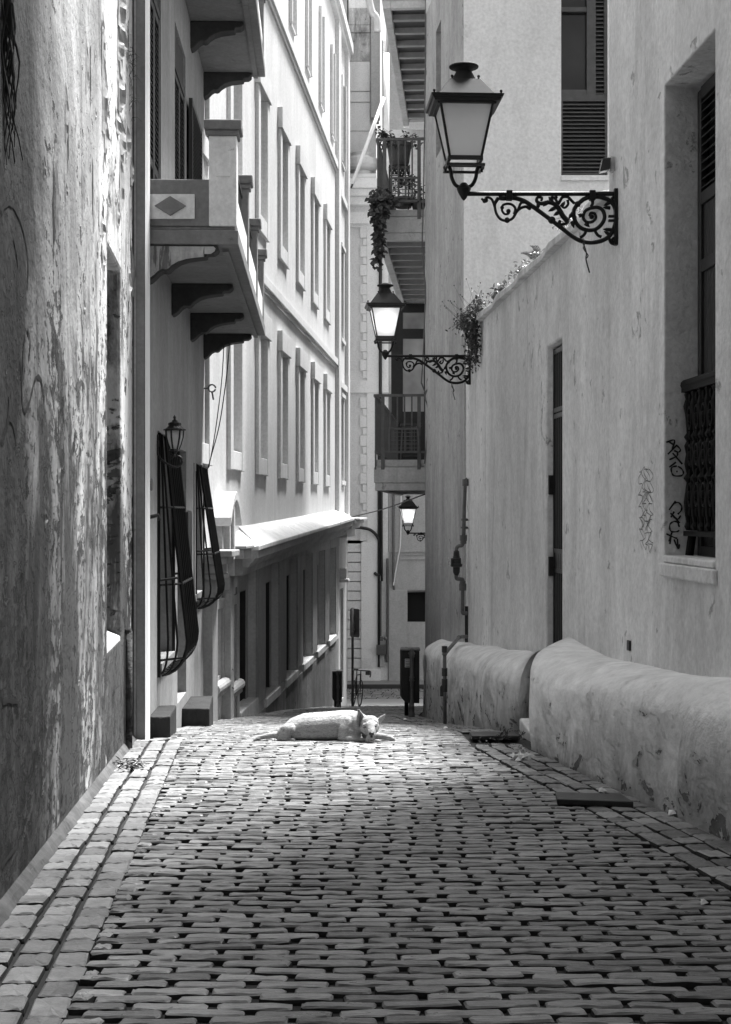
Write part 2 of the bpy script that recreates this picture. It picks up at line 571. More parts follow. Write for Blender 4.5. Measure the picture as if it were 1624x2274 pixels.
        if weld or bevel:
            bm = bmesh.new(); bm.from_mesh(me)
            bmesh.ops.remove_doubles(bm, verts=bm.verts, dist=1e-4)
            bmesh.ops.recalc_face_normals(bm, faces=bm.faces)
            bm.to_mesh(me); bm.free()
        if smooth:
            for pl in me.polygons:
                pl.use_smooth = True
        me.update()
        o = bpy.data.objects.new(name, me)
        COL.objects.link(o)
        ORG[o] = org
        if parent is not None:
            o.parent = parent
        else:
            o.location = org
        if bevel:
            b = o.modifiers.new("bevel", 'BEVEL')
            b.width = bevel; b.segments = seg; b.limit_method = 'ANGLE'; b.angle_limit = math.radians(40)
        if kind:
            o["kind"] = kind
        return o
ORG = {}
def lerp(a, b, t):
    return a + (b - a) * t

def tag(o, label, cat, group=None):
    o["label"] = label
    o["category"] = cat
    if group:
        o["group"] = group
    return o

def thing(name, label, cat, loc, group=None):
    o = bpy.data.objects.new(name, None)
    o.empty_display_size = .2
    COL.objects.link(o)
    o.location = loc
    ORG[o] = Vector(loc)
    return tag(o, label, cat, group)


def spiral(cx, cy, r0, r1, a0, a1, n=22):
    out = []
    for i in range(n + 1):
        t = i / n
        a = math.radians(lerp(a0, a1, t)); r = lerp(r0, r1, t)
        out.append((cx + r * math.cos(a), cy - r * math.sin(a)))
    return out

def smooth_path(pts, n=6):
    """Catmull-Rom through 2D or 3D points"""
    P = [Vector(p) for p in pts]
    out = []
    for i in range(len(P) - 1):
        p0, p1, p2, p3 = P[max(i - 1, 0)], P[i], P[i + 1], P[min(i + 2, len(P) - 1)]
        for k in range(n):
            t = k / n
            out.append(.5 * ((2 * p1) + (p2 - p0) * t + (2 * p0 - 5 * p1 + 4 * p2 - p3) * t * t + (3 * p1 - p0 - 3 * p2 + p3) * t ** 3))
    out.append(P[-1])
    return out

# ------------------------------------------------------------------ plan of the street
GY = [-60, 13.5, 15, 16.5, 20, 25, 30, 35, 40, 44, 46, 400]
GZ = [-1.638 + 3.0, 2.037, 2.17, 2.345, 2.78, 3.35, 3.90, 4.50, 5.10, 5.62, 5.82, 5.82]
GZ[0] = 1.362 + .05 * -60
def g(Y):
    return -float(np.interp(Y, GY, GZ))

wL = Wall(-1.031, -.0783, 1)          # peeling building, left
wG = Wall(-1.567, -.0316, 1)          # grey building with the balconies
wW = Wall(-3.7, .0685, 1)             # long white building
wR = Wall(2.742, -.0556, -1)          # near building and yard wall, right
wS = Wall(3.265, -.08, -1)            # side of the rear building, right
wB = Wall(-.8, .0685, -1)             # gallery building, right
def Lx(Y):
    if Y < 13.84: return wL.pt(Y, 0, 0).x
    if Y < 20.8: return wG.pt(Y, 0, 0).x
    return wW.pt(Y, 0, 0).x
RB_Y = [-8, 8.26, 9.2, 13.05, 14.9, 18, 21.5, 25, 27.4, 46]
RB_X = [3.65, 1.98, 1.86, 1.40, 1.42, 1.25, 1.06, .91, 1.05, 2.3]
def Rx(Y):
    return float(np.interp(Y, RB_Y, RB_X))

# ------------------------------------------------------------------ ground
mb = MB()
gx = [-300, -60, -14, -6, -3, 0, 3, 6, 14, 60, 300]
gy = [-300, -60, -10, 0, 4, 8, 12, 13.5, 15, 16.5, 18, 20, 22, 25, 28, 30, 33, 35, 38, 40, 42, 44, 46, 50, 60, 120, 400]
for j in range(len(gy) - 1):
    for i in range(len(gx) - 1):
        q = [(gx[i], gy[j]), (gx[i + 1], gy[j]), (gx[i + 1], gy[j + 1]), (gx[i], gy[j + 1])]
        mb.quad(*[(x, y, g(max(y, -60)) - .021) for x, y in q])
mb.build("ground", 'mortar', kind="structure")

def brick(mb, x0, x1, y0, y1, zf, ang=0.0, mi=0):
    """one worn paving brick: rounded rim, small random tilt"""
    cx, cy = (x0 + x1) / 2, (y0 + y1) / 2
    hx, hy = (x1 - x0) / 2, (y1 - y0) / 2
    dz = random.gauss(0, .0028); tx, ty = random.gauss(0, .010), random.gauss(-.004, .012)
    ca, sa = math.cos(ang), math.sin(ang)
    e = min(.009, hy * .2)
    rings = []
    base = []
    for sx, sy in ((-1, -1), (1, -1), (1, 1), (-1, 1)):
        base.append((sx, sy))
    NL = 5
    jit = [random.gauss(0, .0024) for _ in range(40)]
    for ins, z in ((0, -.05), (0, -.016), (e * .35, -.004), (e * 1.15, 0.002)):
        a, b = hx - ins, hy - ins
        c = min(.006 + ins * .5, b * .45)
        out = [(-a + c * .0, -(b - c))]
        out += [(lerp(-(a - c), a - c, i / (NL - 1)), -b + jit[i]) for i in range(NL)]
        out += [(a + jit[10], -(b - c)), (a + jit[11], b - c)]
        out += [(lerp(a - c, -(a - c), i / (NL - 1)), b + jit[20 + i]) for i in range(NL)]
        out += [(-a + jit[12], b - c)]
        ring = []
        for lx, ly in out:
            X = cx + lx * ca - ly * sa; Yv = cy + lx * sa + ly * ca
            ring.append((X, Yv, zf(Yv) + z + dz + lx * tx + ly * ty + random.gauss(0, .0016)))
        rings.append(ring)
    vs = [p for r in rings for p in r]
    m = len(rings[0])
    vs.append((cx, cy, zf(cy) + dz + .0025))
    fs = []
    for k in range(3):
        for i in range(m):
            j = (i + 1) % m
            fs.append((k * m + i, k * m + j, (k + 1) * m + j, (k + 1) * m + i))
    for i in range(m):
        fs.append((3 * m + i, 3 * m + (i + 1) % m, 4 * m))
    mb.add(vs, fs[:2 * m], 2)
    b_ = len(mb.v) - len(vs)
    mb.f += [tuple(b_ + i for i in f) for f in fs[2 * m:]]
    mb.mi += [mi] * (len(fs) - 2 * m)

GUT = .43
road = MB()
Y = 3.3
row = 0
while Y < 45.6:
    pitch = .092 if Y < 20 else .12
    right_g = GUT + .05 if Y < 25 else .05
    left_g = GUT + .02 if Y < 13.9 else .04
    xa, xb = Lx(Y) + left_g, Rx(Y) - right_g
    x = math.floor((xa - .3) / .274) * .274 + (.137 if row % 2 else 0) + random.gauss(0, .012) + .05 * math.sin(row * .11)
    ph = random.uniform(0, 6)
    while x < xb:
        L = .254 + random.gauss(0, .006)
        gap = max(.008, .274 - L + random.gauss(0, .005))
        a, b = max(x, xa), min(x + L, xb)
        if b - a > .05:
            yo = .008 * math.sin(a * 2.1 + row * .15) + random.gauss(0, .002) + .03 * (a - (xa + xb) / 2) * math.sin(row * .05)
            wv = pitch - random.uniform(.015, .022)
            brick(road, a, b, Y + yo, Y + yo + wv, g, random.gauss(0, .010))
        x += L + gap
    Y += pitch
    row += 1
# gutter courses that run along the walls
def courses(side, ya, yb, mi=1):
    base = Lx if side < 0 else Rx
    for k in range(3):
        off = .02 + k * .145
        y = ya + random.uniform(0, .2)
        while y < yb:
            L = random.choice((.20, .22, .24, .18))
            c = base(y + L / 2)
            ang = math.atan2(base(y + L) - base(y), L)
            wv = .132 - random.uniform(0, .012)
            xc = c - side * (off + wv / 2 + .02)
            brick(road, xc - wv / 2, xc + wv / 2, y, y + L - .016, lambda q: g(q) + .003, -ang + random.gauss(0, .012), mi)
            y += L
courses(-1, 3.2, 13.75)
courses(1, 3.2, 13.2, 0)
courses(1, 15.0, 24.8, 0)
road.build("road", ['brick', 'gutter', 'mortar'], kind="structure")

# sandy fillet at the foot of the peeling wall
mb = MB()
VW = lambda i: .055 + .012 * math.sin(i * .9) + .008 * math.sin(i * 2.3)
for i in range(120):
    y0, y1 = 3 + i * .0905, 3 + (i + 1) * .0905
    for (a0, z0, b0, z1) in ((0, .055, .45, .03), (.45, .03, 1, -.012)):
        mb.quad(wL.pt(y0, a0 * VW(i), g(y0) + z0), wL.pt(y1, a0 * VW(i + 1), g(y1) + z0), wL.pt(y1, b0 * VW(i + 1), g(y1) + z1), wL.pt(y0, b0 * VW(i), g(y0) + z1))
mb.build("verge", plaster("sandy_dirt", .10, .4, .2, .3), kind="structure", smooth=True)

# cross street at the bottom
mb = MB(); mb.abox(-40, 40, 45.7, 47.4, g(50) - .2, g(50) + .004)
mb.build("cross_street", 'asphalt', kind="structure")
mb = MB()
y = 47.42
while y < 49.95:
    x = -6.0 - random.uniform(0, .3)
    while x < 7:
        L = .34
        brick(mb, x, x + L - .02, y, y + .17, lambda q: g(50) + .01)
        x += L
    y += .19
_lane = stone_paving("lane_brick", .2, .25)
mb.build("paved_lane", [_lane, _lane, 'mortar'], kind="structure")
mb = MB(); mb.abox(-40, 40, 50.06, 50.2, g(50) - .2, g(50) + .145)
mb.build("kerb", 'kerb', kind="structure", bevel=.015)
mb = MB(); mb.abox(-40, 40, 50.21, 51.6, g(50) - .2, g(50) + .14)
mb.build("pavement", 'pavement', kind="structure")

# ================================================================== peeling building (left foreground)
def ribbon(mb, pts, w, nrm, mi=0):
    """flat painted stroke lying on a wall; nrm lifts it 2 mm off the plaster"""
    P = [Vector(p) for p in pts]
    nrm = Vector(nrm).normalized()
    b = len(mb.v)
    for i, p in enumerate(P):
        t = (P[min(i + 1, len(P) - 1)] - P[max(i - 1, 0)]).normalized()
        sd = t.cross(nrm).normalized()
        ww = w * (1 + .25 * math.sin(i * 1.3))
        mb.v += [p + sd * ww / 2 + nrm * .003, p - sd * ww / 2 + nrm * .003]
    for i in range(len(P) - 1):
        mb.f.append((b + 2 * i, b + 2 * i + 1, b + 2 * i + 3, b + 2 * i + 2)); mb.mi.append(mi)

def wl_uv(w, u, v, o=0.0):
    Yv = w.Yu(u)
    return w.pt(Yv, o, (1137 - v) * Yv / F)

B = thing("peeling_building", "tall old building with peeling streaky plaster and a narrow dark window slot, left foreground",
          "building", wL.pt(4, -3, g(4)))
mb = MB()
hole = (11.3, 12.52, -1.03, 1.98)
mb.wall(wL, -22, 13.84, g(13) - .5, 13, [hole], .22)
mb.shell(wL, -22, 13.84, g(13) - .5, 13, 6)
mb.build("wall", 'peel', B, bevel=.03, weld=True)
mb = MB(); mb.quad(wL.pt(-22, 0, 13), wL.pt(13.84, 0, 13), wL.pt(13.84, -6, 13), wL.pt(-22, -6, 13))
mb.build("roof", 'far_grey', B)
mb = MB(); mb.wbox(wL, 11.29, 12.53, -.3, -.19, -1.1, 2.0)
win = mb.build("window", 'shade_board', B)
mb = MB(); mb.hexa((wL.pt(11.31, -.2, -1.06), wL.pt(11.31, -.004, -1.12), wL.pt(12.51, -.004, -1.12), wL.pt(12.51, -.2, -1.06),
                    wL.pt(11.31, -.2, -.93), wL.pt(11.31, -.004, -1.02), wL.pt(12.51, -.004, -1.02), wL.pt(12.51, -.2, -.93)))
mb.build("sill", 'pale_trim', win, bevel=.01)
# loose curls of paint
mb = MB()
def flake(Yc, hc, wy, hh, curl, lean=0.0):
    """shard of loose paint: held along its near edge, curling off the wall on the other"""
    n, m = 7, 3
    b = len(mb.v)
    ph = random.uniform(0, 6)
    for i in range(n + 1):
        t = i / n
        wid = (math.sin(math.pi * min(1, .12 + t * .9)) ** .7 + .12) * (1 + .35 * math.sin(ph + i * 1.9)) 
        st = .12 * math.sin(ph * 2 + i * 1.3)
        for j in range(m + 1):
            s_ = j / m
            yy = Yc + wy * (wid * s_ + st - .3)
            hz = hc + hh * (t - .5) + (random.random() - .5) * hh * .04
            oo = .003 + curl * s_ ** 1.8 * math.sin(math.pi * (.1 + .85 * t))
            mb.v.append(wL.pt(yy, oo, hz))
    for i in range(n):
        for j in range(m):
            mb.f.append((b + i * (m + 1) + j, b + i * (m + 1) + j + 1, b + (i + 1) * (m + 1) + j + 1, b + (i + 1) * (m + 1) + j)); mb.mi.append(0)
scars = []
for u, v, wy, hh, c in ((262, 20, .22, .42, .07), (264, 120, .30, .40, .06), (268, 90, .2, .3, .05), (262, 215, .26, .3, .055), (258, 262, .2, .3, .04),
                        (277, 290, .16, .2, .05), (270, 335, .2, .28, .05), (266, 400, .16, .35, .04), (290, 392, .12, .25, .035), (231, 215, .14, .45, .035),
                        (232, 300, .16, .25, .03), (228, 470, .16, .26, .035), (291, 590, .12, .34, .035), (289, 520, .1, .26, .03), (200, 150, .08, .25, .015),
                        (285, 640, .1, .24, .03), (150, 290, .08, .25, .015), (118, 440, .06, .3, .012), (205, 400, .06, .25, .015), (262, 470, .1, .24, .03),
                        (284, 90, .08, .4, .035), (288, 160, .08, .4, .03), (225, 90, .08, .3, .02), (225, 560, .08, .16, .02)):
    Yc = wL.Yu(u)
    wy *= random.uniform(.45, 1.25); hh *= random.uniform(.6, 1.5); c *= random.uniform(.4, .9)
    flake(Yc + random.gauss(0, .12), (1137 - v) * Yc / F + random.gauss(0, .08), wy, hh, c, random.gauss(0, .08))
    scars.append((Yc, (1137 - v) * Yc / F, wy, hh))
for i in range(60):
    Yc = random.uniform(7.5, 13.5); hc = random.uniform(-1.9, 3.9)
    if 11.15 < Yc < 12.6 and -1.2 < hc < 2.1: continue
    flake(Yc, hc, random.uniform(.02, .05), random.uniform(.06, .16), random.uniform(.003, .010))
mb.build("peeling_paint", 'peel_paint', B)["kind"] = "stuff"
mb = MB()
for Yc, hc, wy, hh in scars:
    pts = []
    for k in range(14):
        a = 2 * math.pi * k / 14
        r = 1 + .35 * math.sin(k * 2.3 + Yc * 9)
        pts.append(wL.pt(Yc + wy * .25 + wy * .75 * r * math.cos(a), .0015, hc - hh * .1 + hh * .55 * r * math.sin(a)))
    mb.add(pts, (tuple(range(14)),))
mb.build("bare_patch", plaster("bare_masonry", .06, .5, .4, .2, 0, .1, .8), B)["kind"] = "stuff"
mb = MB()
for u, v0, v1, r in ((277, 1402, 1640, .03),):
    Yc = wL.Yu(u)
    mb.tube([wL.pt(Yc, .035, (1137 - v0) * Yc / F), wL.pt(Yc, .035, g(Yc))], r, 10)
    mb.ball(wL.pt(Yc, .03, (1137 - v0) * Yc / F), .035)
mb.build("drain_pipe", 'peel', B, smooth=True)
mb = MB()
nL = (wL.nx, wL.ny, 0)
for pts in (((2, 470), (10, 456), (22, 452), (34, 466), (48, 500), (58, 545), (62, 590), (60, 640)),
            ((30, 530), (36, 560), (40, 590)), ((48, 872), (50, 900), (54, 912), (62, 900), (70, 870), (76, 845), (84, 836), (92, 850), (98, 890)),
            ((44, 800), (47, 840), (48, 872)), ((2, 985), (14, 945), (22, 930), (30, 950), (36, 985)), ((20, 880), (16, 930), (6, 985)),
            ((55, 740), (50, 790), (49, 850)), ((60, 730), (66, 760), (63, 800)), ((2, 1925), (20, 1900), (36, 1880)), ((5, 1560), (22, 1556), (40, 1560))):
    ribbon(mb, smooth_path([wl_uv(wL, *p) for p in pts], 5), .022, nL)
mb.build("graffiti", 'paint_black', B)

# dry roots hanging down the wall
RT = MB()
for k in range(13):
    u0 = random.uniform(2, 9); v0 = -40
    pts = []
    du = random.uniform(0, 5) + (k % 4) * 3
    v1 = random.uniform(240, 380)
    for i in range(9):
        t = i / 8
        pts.append(wl_uv(wL, u0 + du * t ** 1.6 * (1.2 if k % 3 else 2.0) + random.uniform(-1, 1), lerp(v0, v1, t), .02 + .02 * math.sin(i + k)))
    RT.tube(pts, [.008 - .006 * i / 8 for i in range(9)], 5)
o = RT.build("hanging_root", 'stem')
tag(o, "bundle of thin dark roots hanging down the peeling wall at the upper left edge", "roots")
# grass tuft growing from the wall corner
T = thing("wall_weed", "wispy dry weed growing out of the peeling wall corner beside the white strip", "plant", wl_uv(wL, 290, 185, .02))
mb = MB()
for k in range(34):
    c = wl_uv(wL, 288 + random.uniform(-4, 4), 150 + random.uniform(-50, 120), .01)
    d = Vector((random.uniform(.1, .6), random.uniform(-.5, .2), random.uniform(-.9, .8)))
    L = random.uniform(.08, .22)
    mb.tube([c, c + d * L * .5 + Vector((0, 0, .01)), c + d * L + Vector((0, 0, -.03))], [.0022, .0016, .0008], 4)
mb.build("stem", 'stem', T)
mb = MB()
for k in range(24):
    t = k / 23
    c = wl_uv(wL, 293 + 16 * t, 165 + 25 * t ** 2, .04 + .1 * t)
    mb.leaf(c, (random.uniform(-1, 1), random.uniform(-.3, .3), random.uniform(-1, 1)), (0, 1, 0), .022, .014)
mb.build("foliage", 'leaf_pale', T)

# ================================================================== grey building with balconies
B = thing("balcony_building", "grey plastered building with two projecting balconies and bulging black window grilles, left",
          "building", wG.pt(17, -3, g(17)))
door_n = (14.2, 15.25, 2.62, 5.40)
door_f = (16.75, 18.1, 2.62, 5.40)
door_n2 = (14.2, 15.25, 6.2, 8.6)
gw1 = (15.05, 16.45, -1.50, .70)
gdoor = (17.05, 18.2, -2.15, .72)
gw2 = (19.35, 20.5, -1.05, .52)
mb = MB()
mb.wall(wG, 13.85, 21.25, g(21) - .6, 9.0, [door_n, door_f, door_n2, gw1, gdoor, gw2], .2)
mb.shell(wG, 13.85, 21.25, g(21) - .6, 9.0, 6)
mb.build("wall", 'grey_wall', B, bevel=.012, weld=True)
mb = MB(); mb.quad(wG.pt(13.85, 0, 9), wG.pt(21.25, 0, 9), wG.pt(21.25, -6, 9), wG.pt(13.85, -6, 9))
mb.build("roof", 'far_grey', B)
# corner strip with its bright edge
mb = MB(); mb.abox(px(303, 0, 13.8).x, px(322, 0, 13.8).x, 13.78, 13.96, g(13.8) - .02, 9.0)
mb.build("corner_strip", 'grey_wall', B, bevel=.006)
mb = MB(); xa_, xb_ = px(322.3, 0, 13.77).x, px(329.3, 0, 13.83).x; mb.hexa(((xa_, 13.765, g(13.8) - .02), (xb_, 13.835, g(13.8) - .02), (xb_, 13.95, g(13.8) - .02), (xa_, 13.95, g(13.8) - .02), (xa_, 13.765, 9), (xb_, 13.835, 9), (xb_, 13.95, 9), (xa_, 13.95, 9)))
mb.build("edge_bead", 'bright_edge', B, bevel=.006)
mb = MB(); mb.abox(px(297.3, 0, 13.8).x, px(302.7, 0, 13.8).x, 13.80, 13.95, g(13.8) - .02, 9.0)
mb.build("edge_bead", 'pale_trim', B, bevel=.004)

def louvre_leaf(mb, w, Y0, Y1, o0, o1, h0, h1, pitch=.055, fr=.07):
    """door leaf: stiles, rails and tilted slats"""
    mb.wbox(w, Y0, Y0 + fr, o0, o1, h0, h1); mb.wbox(w, Y1 - fr, Y1, o0, o1, h0, h1)
    hm = h0 + (h1 - h0) * .32
    mb.wbox(w, Y0 + fr, Y1 - fr, o0 + .002, o1 - .002, h0, h0 + fr); mb.wbox(w, Y0 + fr, Y1 - fr, o0 + .002, o1 - .002, h1 - fr, h1)
    mb.wbox(w, Y0 + fr, Y1 - fr, o0 + .002, o1 - .002, hm - fr, hm)
    mb.wbox(w, Y0 + fr, Y1 - fr, o0 + .008, o0 + .016, h0 + fr, hm - fr)
    z = hm + .01
    a, b = w.pt, Y1 - fr
    while z < h1 - fr - .03:
        y0 = Y0 + fr
        mb.hexa((a(y0, o0 + .004, z + .03), a(y0, o1 - .004, z), a(b, o1 - .004, z), a(b, o0 + .004, z + .03),
                 a(y0, o0 + .004, z + .04), a(y0, o1 - .004, z + .01), a(b, o1 - .004, z + .01), a(b, o0 + .004, z + .04)))
        z += pitch
for hd in (door_n, door_f, door_n2):
    mb = MB()
    mb.wbox(wG, hd[0], hd[1], -.3, -.19, hd[2], hd[3])
    d = mb.build("door", 'void', B)
    mid = (hd[0] + hd[1]) / 2
    for a, b in ((hd[0] + .03, mid - .005), (mid + .005, hd[1] - .03)):
        mb = MB(); louvre_leaf(mb, wG, a, b, -.06, -.012, hd[2] + .02, hd[3] - .5)
        mb.wbox(wG, a + .01, b - .01, -.068, -.062, hd[2] + .03, hd[3] - .52)
        mb.build("shutter", 'dark_wood', d)
    mb = MB()
    mb.wbox(wG, hd[0] + .001, hd[1] - .001, -.10, -.01, hd[3] - .47, hd[3] - .40); mb.wbox(wG, hd[0] + .02, hd[1] - .02, -.08, -.03, hd[3] - .39, hd[3] - .02)
    mb.build("transom", 'dark_wood', d)
# an open leaf folded back beside the far door
mb = MB()
louvre_leaf(mb, wG, 18.2, 19.75, .03, .075, 2.66, 4.95)
mb.wbox(wG, 18.22, 19.73, .028, .034, 2.67, 4.94)
mb.build("open_shutter", 'dark_wood', B)

def corbel_poly(L):
    p = [(0, 0), (.97, 0), (1.0, -.03), (.985, -.075), (.93, -.115), (.83, -.12), (.83, -.165), (.70, -.18), (.57, -.20), (.45, -.24),
         (.36, -.30), (.31, -.355), (.27, -.37), (.22, -.36), (.16, -.395), (.10, -.46), (.05, -.50), (0, -.52)]
    return [(a * L, b * L) for a, b in p]

def balcony(h_soffit, Yn, Yf, top, label, rail_z):
    slab = MB()
    OW = .84
    slab.wbox(wG, Yn, Yf, 0, OW, h_soffit, h_soffit + .135)
    slab.wbox(wG, Yn + .03, Yf - .03, .001, OW - .03, h_soffit + .1352, h_soffit + .17)
    bal = slab.build("balcony", 'grey_trim', B, bevel=.01)
    bal["label"] = label
    # parapet: end panel and street side
    mb = MB()
    z0 = h_soffit + .171
    mb.wbox(wG, Yn + .02, Yn + .16, .001, OW - .24, z0, top)
    mb.build("end_parapet", 'grey_trim', bal, bevel=.01)
    mb = MB()
    mb.wbox(wG, Yf - .16, Yf - .02, .001, OW - .24, z0, top)
    mb.build("end_parapet", 'grey_trim', bal, bevel=.01)
    mb = MB(); mb.wbox(wG, Yn + .24, Yf - .24, OW - .12, OW - .03, z0, top - .1)
    mb.build("side_parapet", 'pale_trim', bal, bevel=.008)
    xs = lambda u, v: px(u, v, Yn + .02)
    if label.startswith("lower"):
        mb = MB(); mb.abox(px(328, 0, Yn).x - .25, px(432, 0, Yn).x, Yn + .01, Yn + .03, xs(0, 486).z, xs(0, 431).z)
        mb.build("inset_panel", 'pale_trim', bal, bevel=.004)
        mb = MB(); c = xs(379, 458)
        dx, dz = .145, .09
        for sgn in (0, 1):
            pass
        mb.prism([(-dx, 0), (0, -dz), (dx, 0), (0, dz)], lambda a, b: (c.x + a, Yn - .015, c.z + b), lambda a, b: (c.x + a, Yn + .015, c.z + b))
        mb.build("diamond", 'grey_trim', bal, bevel=.004)
    ys = [Yn + .13, lerp(Yn, Yf, .345), lerp(Yn, Yf, .68), Yf - .13]
    for i, yc in enumerate(ys):
        mb = MB()
        hw = .125 if i == 0 else .1
        o0, o1 = OW - 2 * hw - .02, OW - .015
        pt = top + (.40 if i == 0 else .42)
        mb.wbox(wG, yc - hw, yc + hw, o0, o1, z0, pt)
        if i == 0:
            mb.wbox(wG, yc - hw - .012, yc - hw + .01, o0 + .06, o1 - .06, top + .02, pt - .1)
        pil = mb.build("pillar", 'pale_trim' if i == 0 else 'grey_trim', bal, bevel=.012)
        mb = MB()
        mb.wbox(wG, yc - hw - .02, yc + hw + .02, o0 - .02, o1 + .02, pt + .001, pt + .05)
        mb.wbox(wG, yc - hw - .045, yc + hw + .045, o0 - .045, o1 + .045, pt + .051, pt + .14)
        mb.build("pillar_cap", 'grey_trim', bal, bevel=.012)
    # iron railing between the pillars
    for i in range(3):
        mb = MB()
        a, b = ys[i] + .13, ys[i + 1] - .12
        oc = OW - .1
        mb.wbox(wG, a, b, oc - .025, oc + .025, rail_z + .29, rail_z + .33)
        mb.wbox(wG, a, b, oc - .015, oc + .015, rail_z + .02, rail_z + .04)
        n = int((b - a) / .11)
        for k in range(n + 1):
            yy = lerp(a + .03, b - .03, k / n)
            mb.tube([wG.pt(yy, oc, rail_z - .12), wG.pt(yy, oc, rail_z + .29)], .011, 6)
            if k < n:
                cc = (yy + lerp(a + .03, b - .03, (k + 1) / n)) / 2
                mb.tube([wG.pt(cc + .045 * math.cos(q * .7), oc, rail_z + .16 + .06 * math.sin(q * .7)) for q in range(10)], .007, 5)
        mb.build("railing", 'black_iron', bal)
    for i, yc in enumerate([Yn + .12] + ys[1:]):
        mb = MB()
        L = .66
        th = .11
        mb.prism(corbel_poly(L), lambda a, b: wG.pt(yc - th, a, h_soffit + b - .002), lambda a, b: wG.pt(yc + th, a, h_soffit + b - .002))
        c = mb.build("corbel", 'corbel_dark', bal, bevel=.012)
        if i == 0 and label.startswith("lower"):
            c["label"] = "worn pale corbel with flaking paint"
            mb = MB()
            inner = [(a * .95 + .004, b * .86 - .018) for a, b in corbel_poly(L)]
            mb.prism(inner, lambda a, b: wG.pt(yc - th - .008, a, h_soffit + b), lambda a, b: wG.pt(yc - th + .01, a, h_soffit + b))
            mb.build("worn_face", 'corbel_worn', bal)
    mb = MB()
    mb.wbox(wG, Yn + .2, Yf - .05, OW - .16, OW - .10, h_soffit - .035, h_soffit - .001)
    mb.build("drip_edge", 'grey_trim', bal)
    return bal
balcony(2.457, 13.97, 21.2, 3.06, "lower balcony with a diamond panel on its end", 3.08)
balcony(6.06, 13.97, 21.2, 6.66, "upper balcony at the top edge of the picture", 6.68)

# bulging iron window grilles
def grille(Y0, Y1, h0, h1, bulge, nb):
    mb = MB()
    def prof(t):
        # t from top (0) to bottom (1): offset from the wall
        if t < .86:
            return .05 + (bulge - .05) * (t / .86) ** 1.05
        q = (t - .86) / .14
        return .02 + (bulge - .02) * math.sqrt(max(0, 1 - q * q))
    ts = [i / 12 * .86 for i in range(13)] + [.86 + .14 * math.sin(math.radians(a)) for a in (15, 30, 45, 60, 75, 84, 90)]
    for k in range(nb):
        yy = lerp(Y0 + .28, Y1, k / (nb - 1))
        r = .02 if k in (0, nb - 1) else .014
        mb.tube([wG.pt(yy, prof(t), lerp(h1, h0, t)) for t in ts], r, 6)
    for k, fr_ in ((1, .28), (2, .62)):
        mb.tube([wG.pt(Y0 + .28 * fr_ * min(1, t * 1.3), .03 + (prof(t) - .03) * fr_, lerp(h1, h0 + .03 * (2 - k), t)) for t in ts], .012, 6)
    for t in (.0, .30, .62, .93):
        mb.tube([wG.pt(lerp(Y0 + .28, Y1, k / 5), prof(t) + .004, lerp(h1, h0, t)) for k in range(6)], .014, 6)
        mb.tube([wG.pt(Y0, .03, lerp(h1, h0, t)), wG.pt(Y0 + .28, prof(t) + .004, lerp(h1, h0, t))], .012, 6)
    for yy in (Y0, Y1):
        mb.wbox(wG, yy - .02, yy + .02, .0, .03, h0, h1)
        mb.tube([wG.pt(yy, .02, lerp(h1, h0, .60)), wG.pt(yy, prof(.60), lerp(h1, h0, .59))], .013, 6)
    for t in (.0, .985):
        mb.wbox(wG, Y0 + .021, Y1 - .021, .001, .028, lerp(h1, h0, t) - .02, lerp(h1, h0, t) + .02)
    return mb.build("window_grille", 'iron_gloss', B)
grille(14.92, 16.45, -1.62, .76, .27, 7)
grille(19.45, 20.75, -1.24, .60, .29, 6)
for hd in (gw1, gw2):
    mb = MB()
    mb.wbox(wG, hd[0] + .002, hd[1] - .002, -.25, -.17, hd[2] + .002, hd[3] - .002)
    wd = mb.build("window", 'shade_board', B)
    mb = MB()
    for a, b in ((hd[0] - .1, hd[0]), (hd[1], hd[1] + .1)):
        mb.wbox(wG, a, b, -.001, .02, hd[2] - .1, hd[3] + .1)
    mb.wbox(wG, hd[0] + .001, hd[1] - .001, -.001, .019, hd[3], hd[3] + .099); mb.wbox(wG, hd[0] + .001, hd[1] - .001, -.001, .03, hd[2] - .09, hd[2])
    mb.build("surround", 'grey_wall', wd, bevel=.004)
mb = MB(); mb.wbox(wG, gdoor[0], gdoor[1], -.26, -.16, gdoor[2], gdoor[3])
dd = mb.build("door", 'void', B)
mb = MB(); mb.wbox(wG, gdoor[0] + .6, gdoor[1] + .04, .01, .07, -1.0, .02)
mb.build("door_panel", 'black_iron', dd, bevel=.03, seg=3)
mb = MB(); mb.lathe([(.0, 0), (.055, .0), (.06, .012), (.05, .02), (0, .022)], wG.pt(14.3, .0, .37 * 0 + px(0, 1076, 14.3).z), 14, (1, 0, 0))
mb.build("wall_plug", 'grey_trim', B)
mb = MB(); mb.tube([wG.pt(14.15, 0, -.05), wG.pt(14.15, .09, -.03), wG.pt(14.15, .10, -.08)], .02, 6)
mb.build("hook", 'black_iron', B)

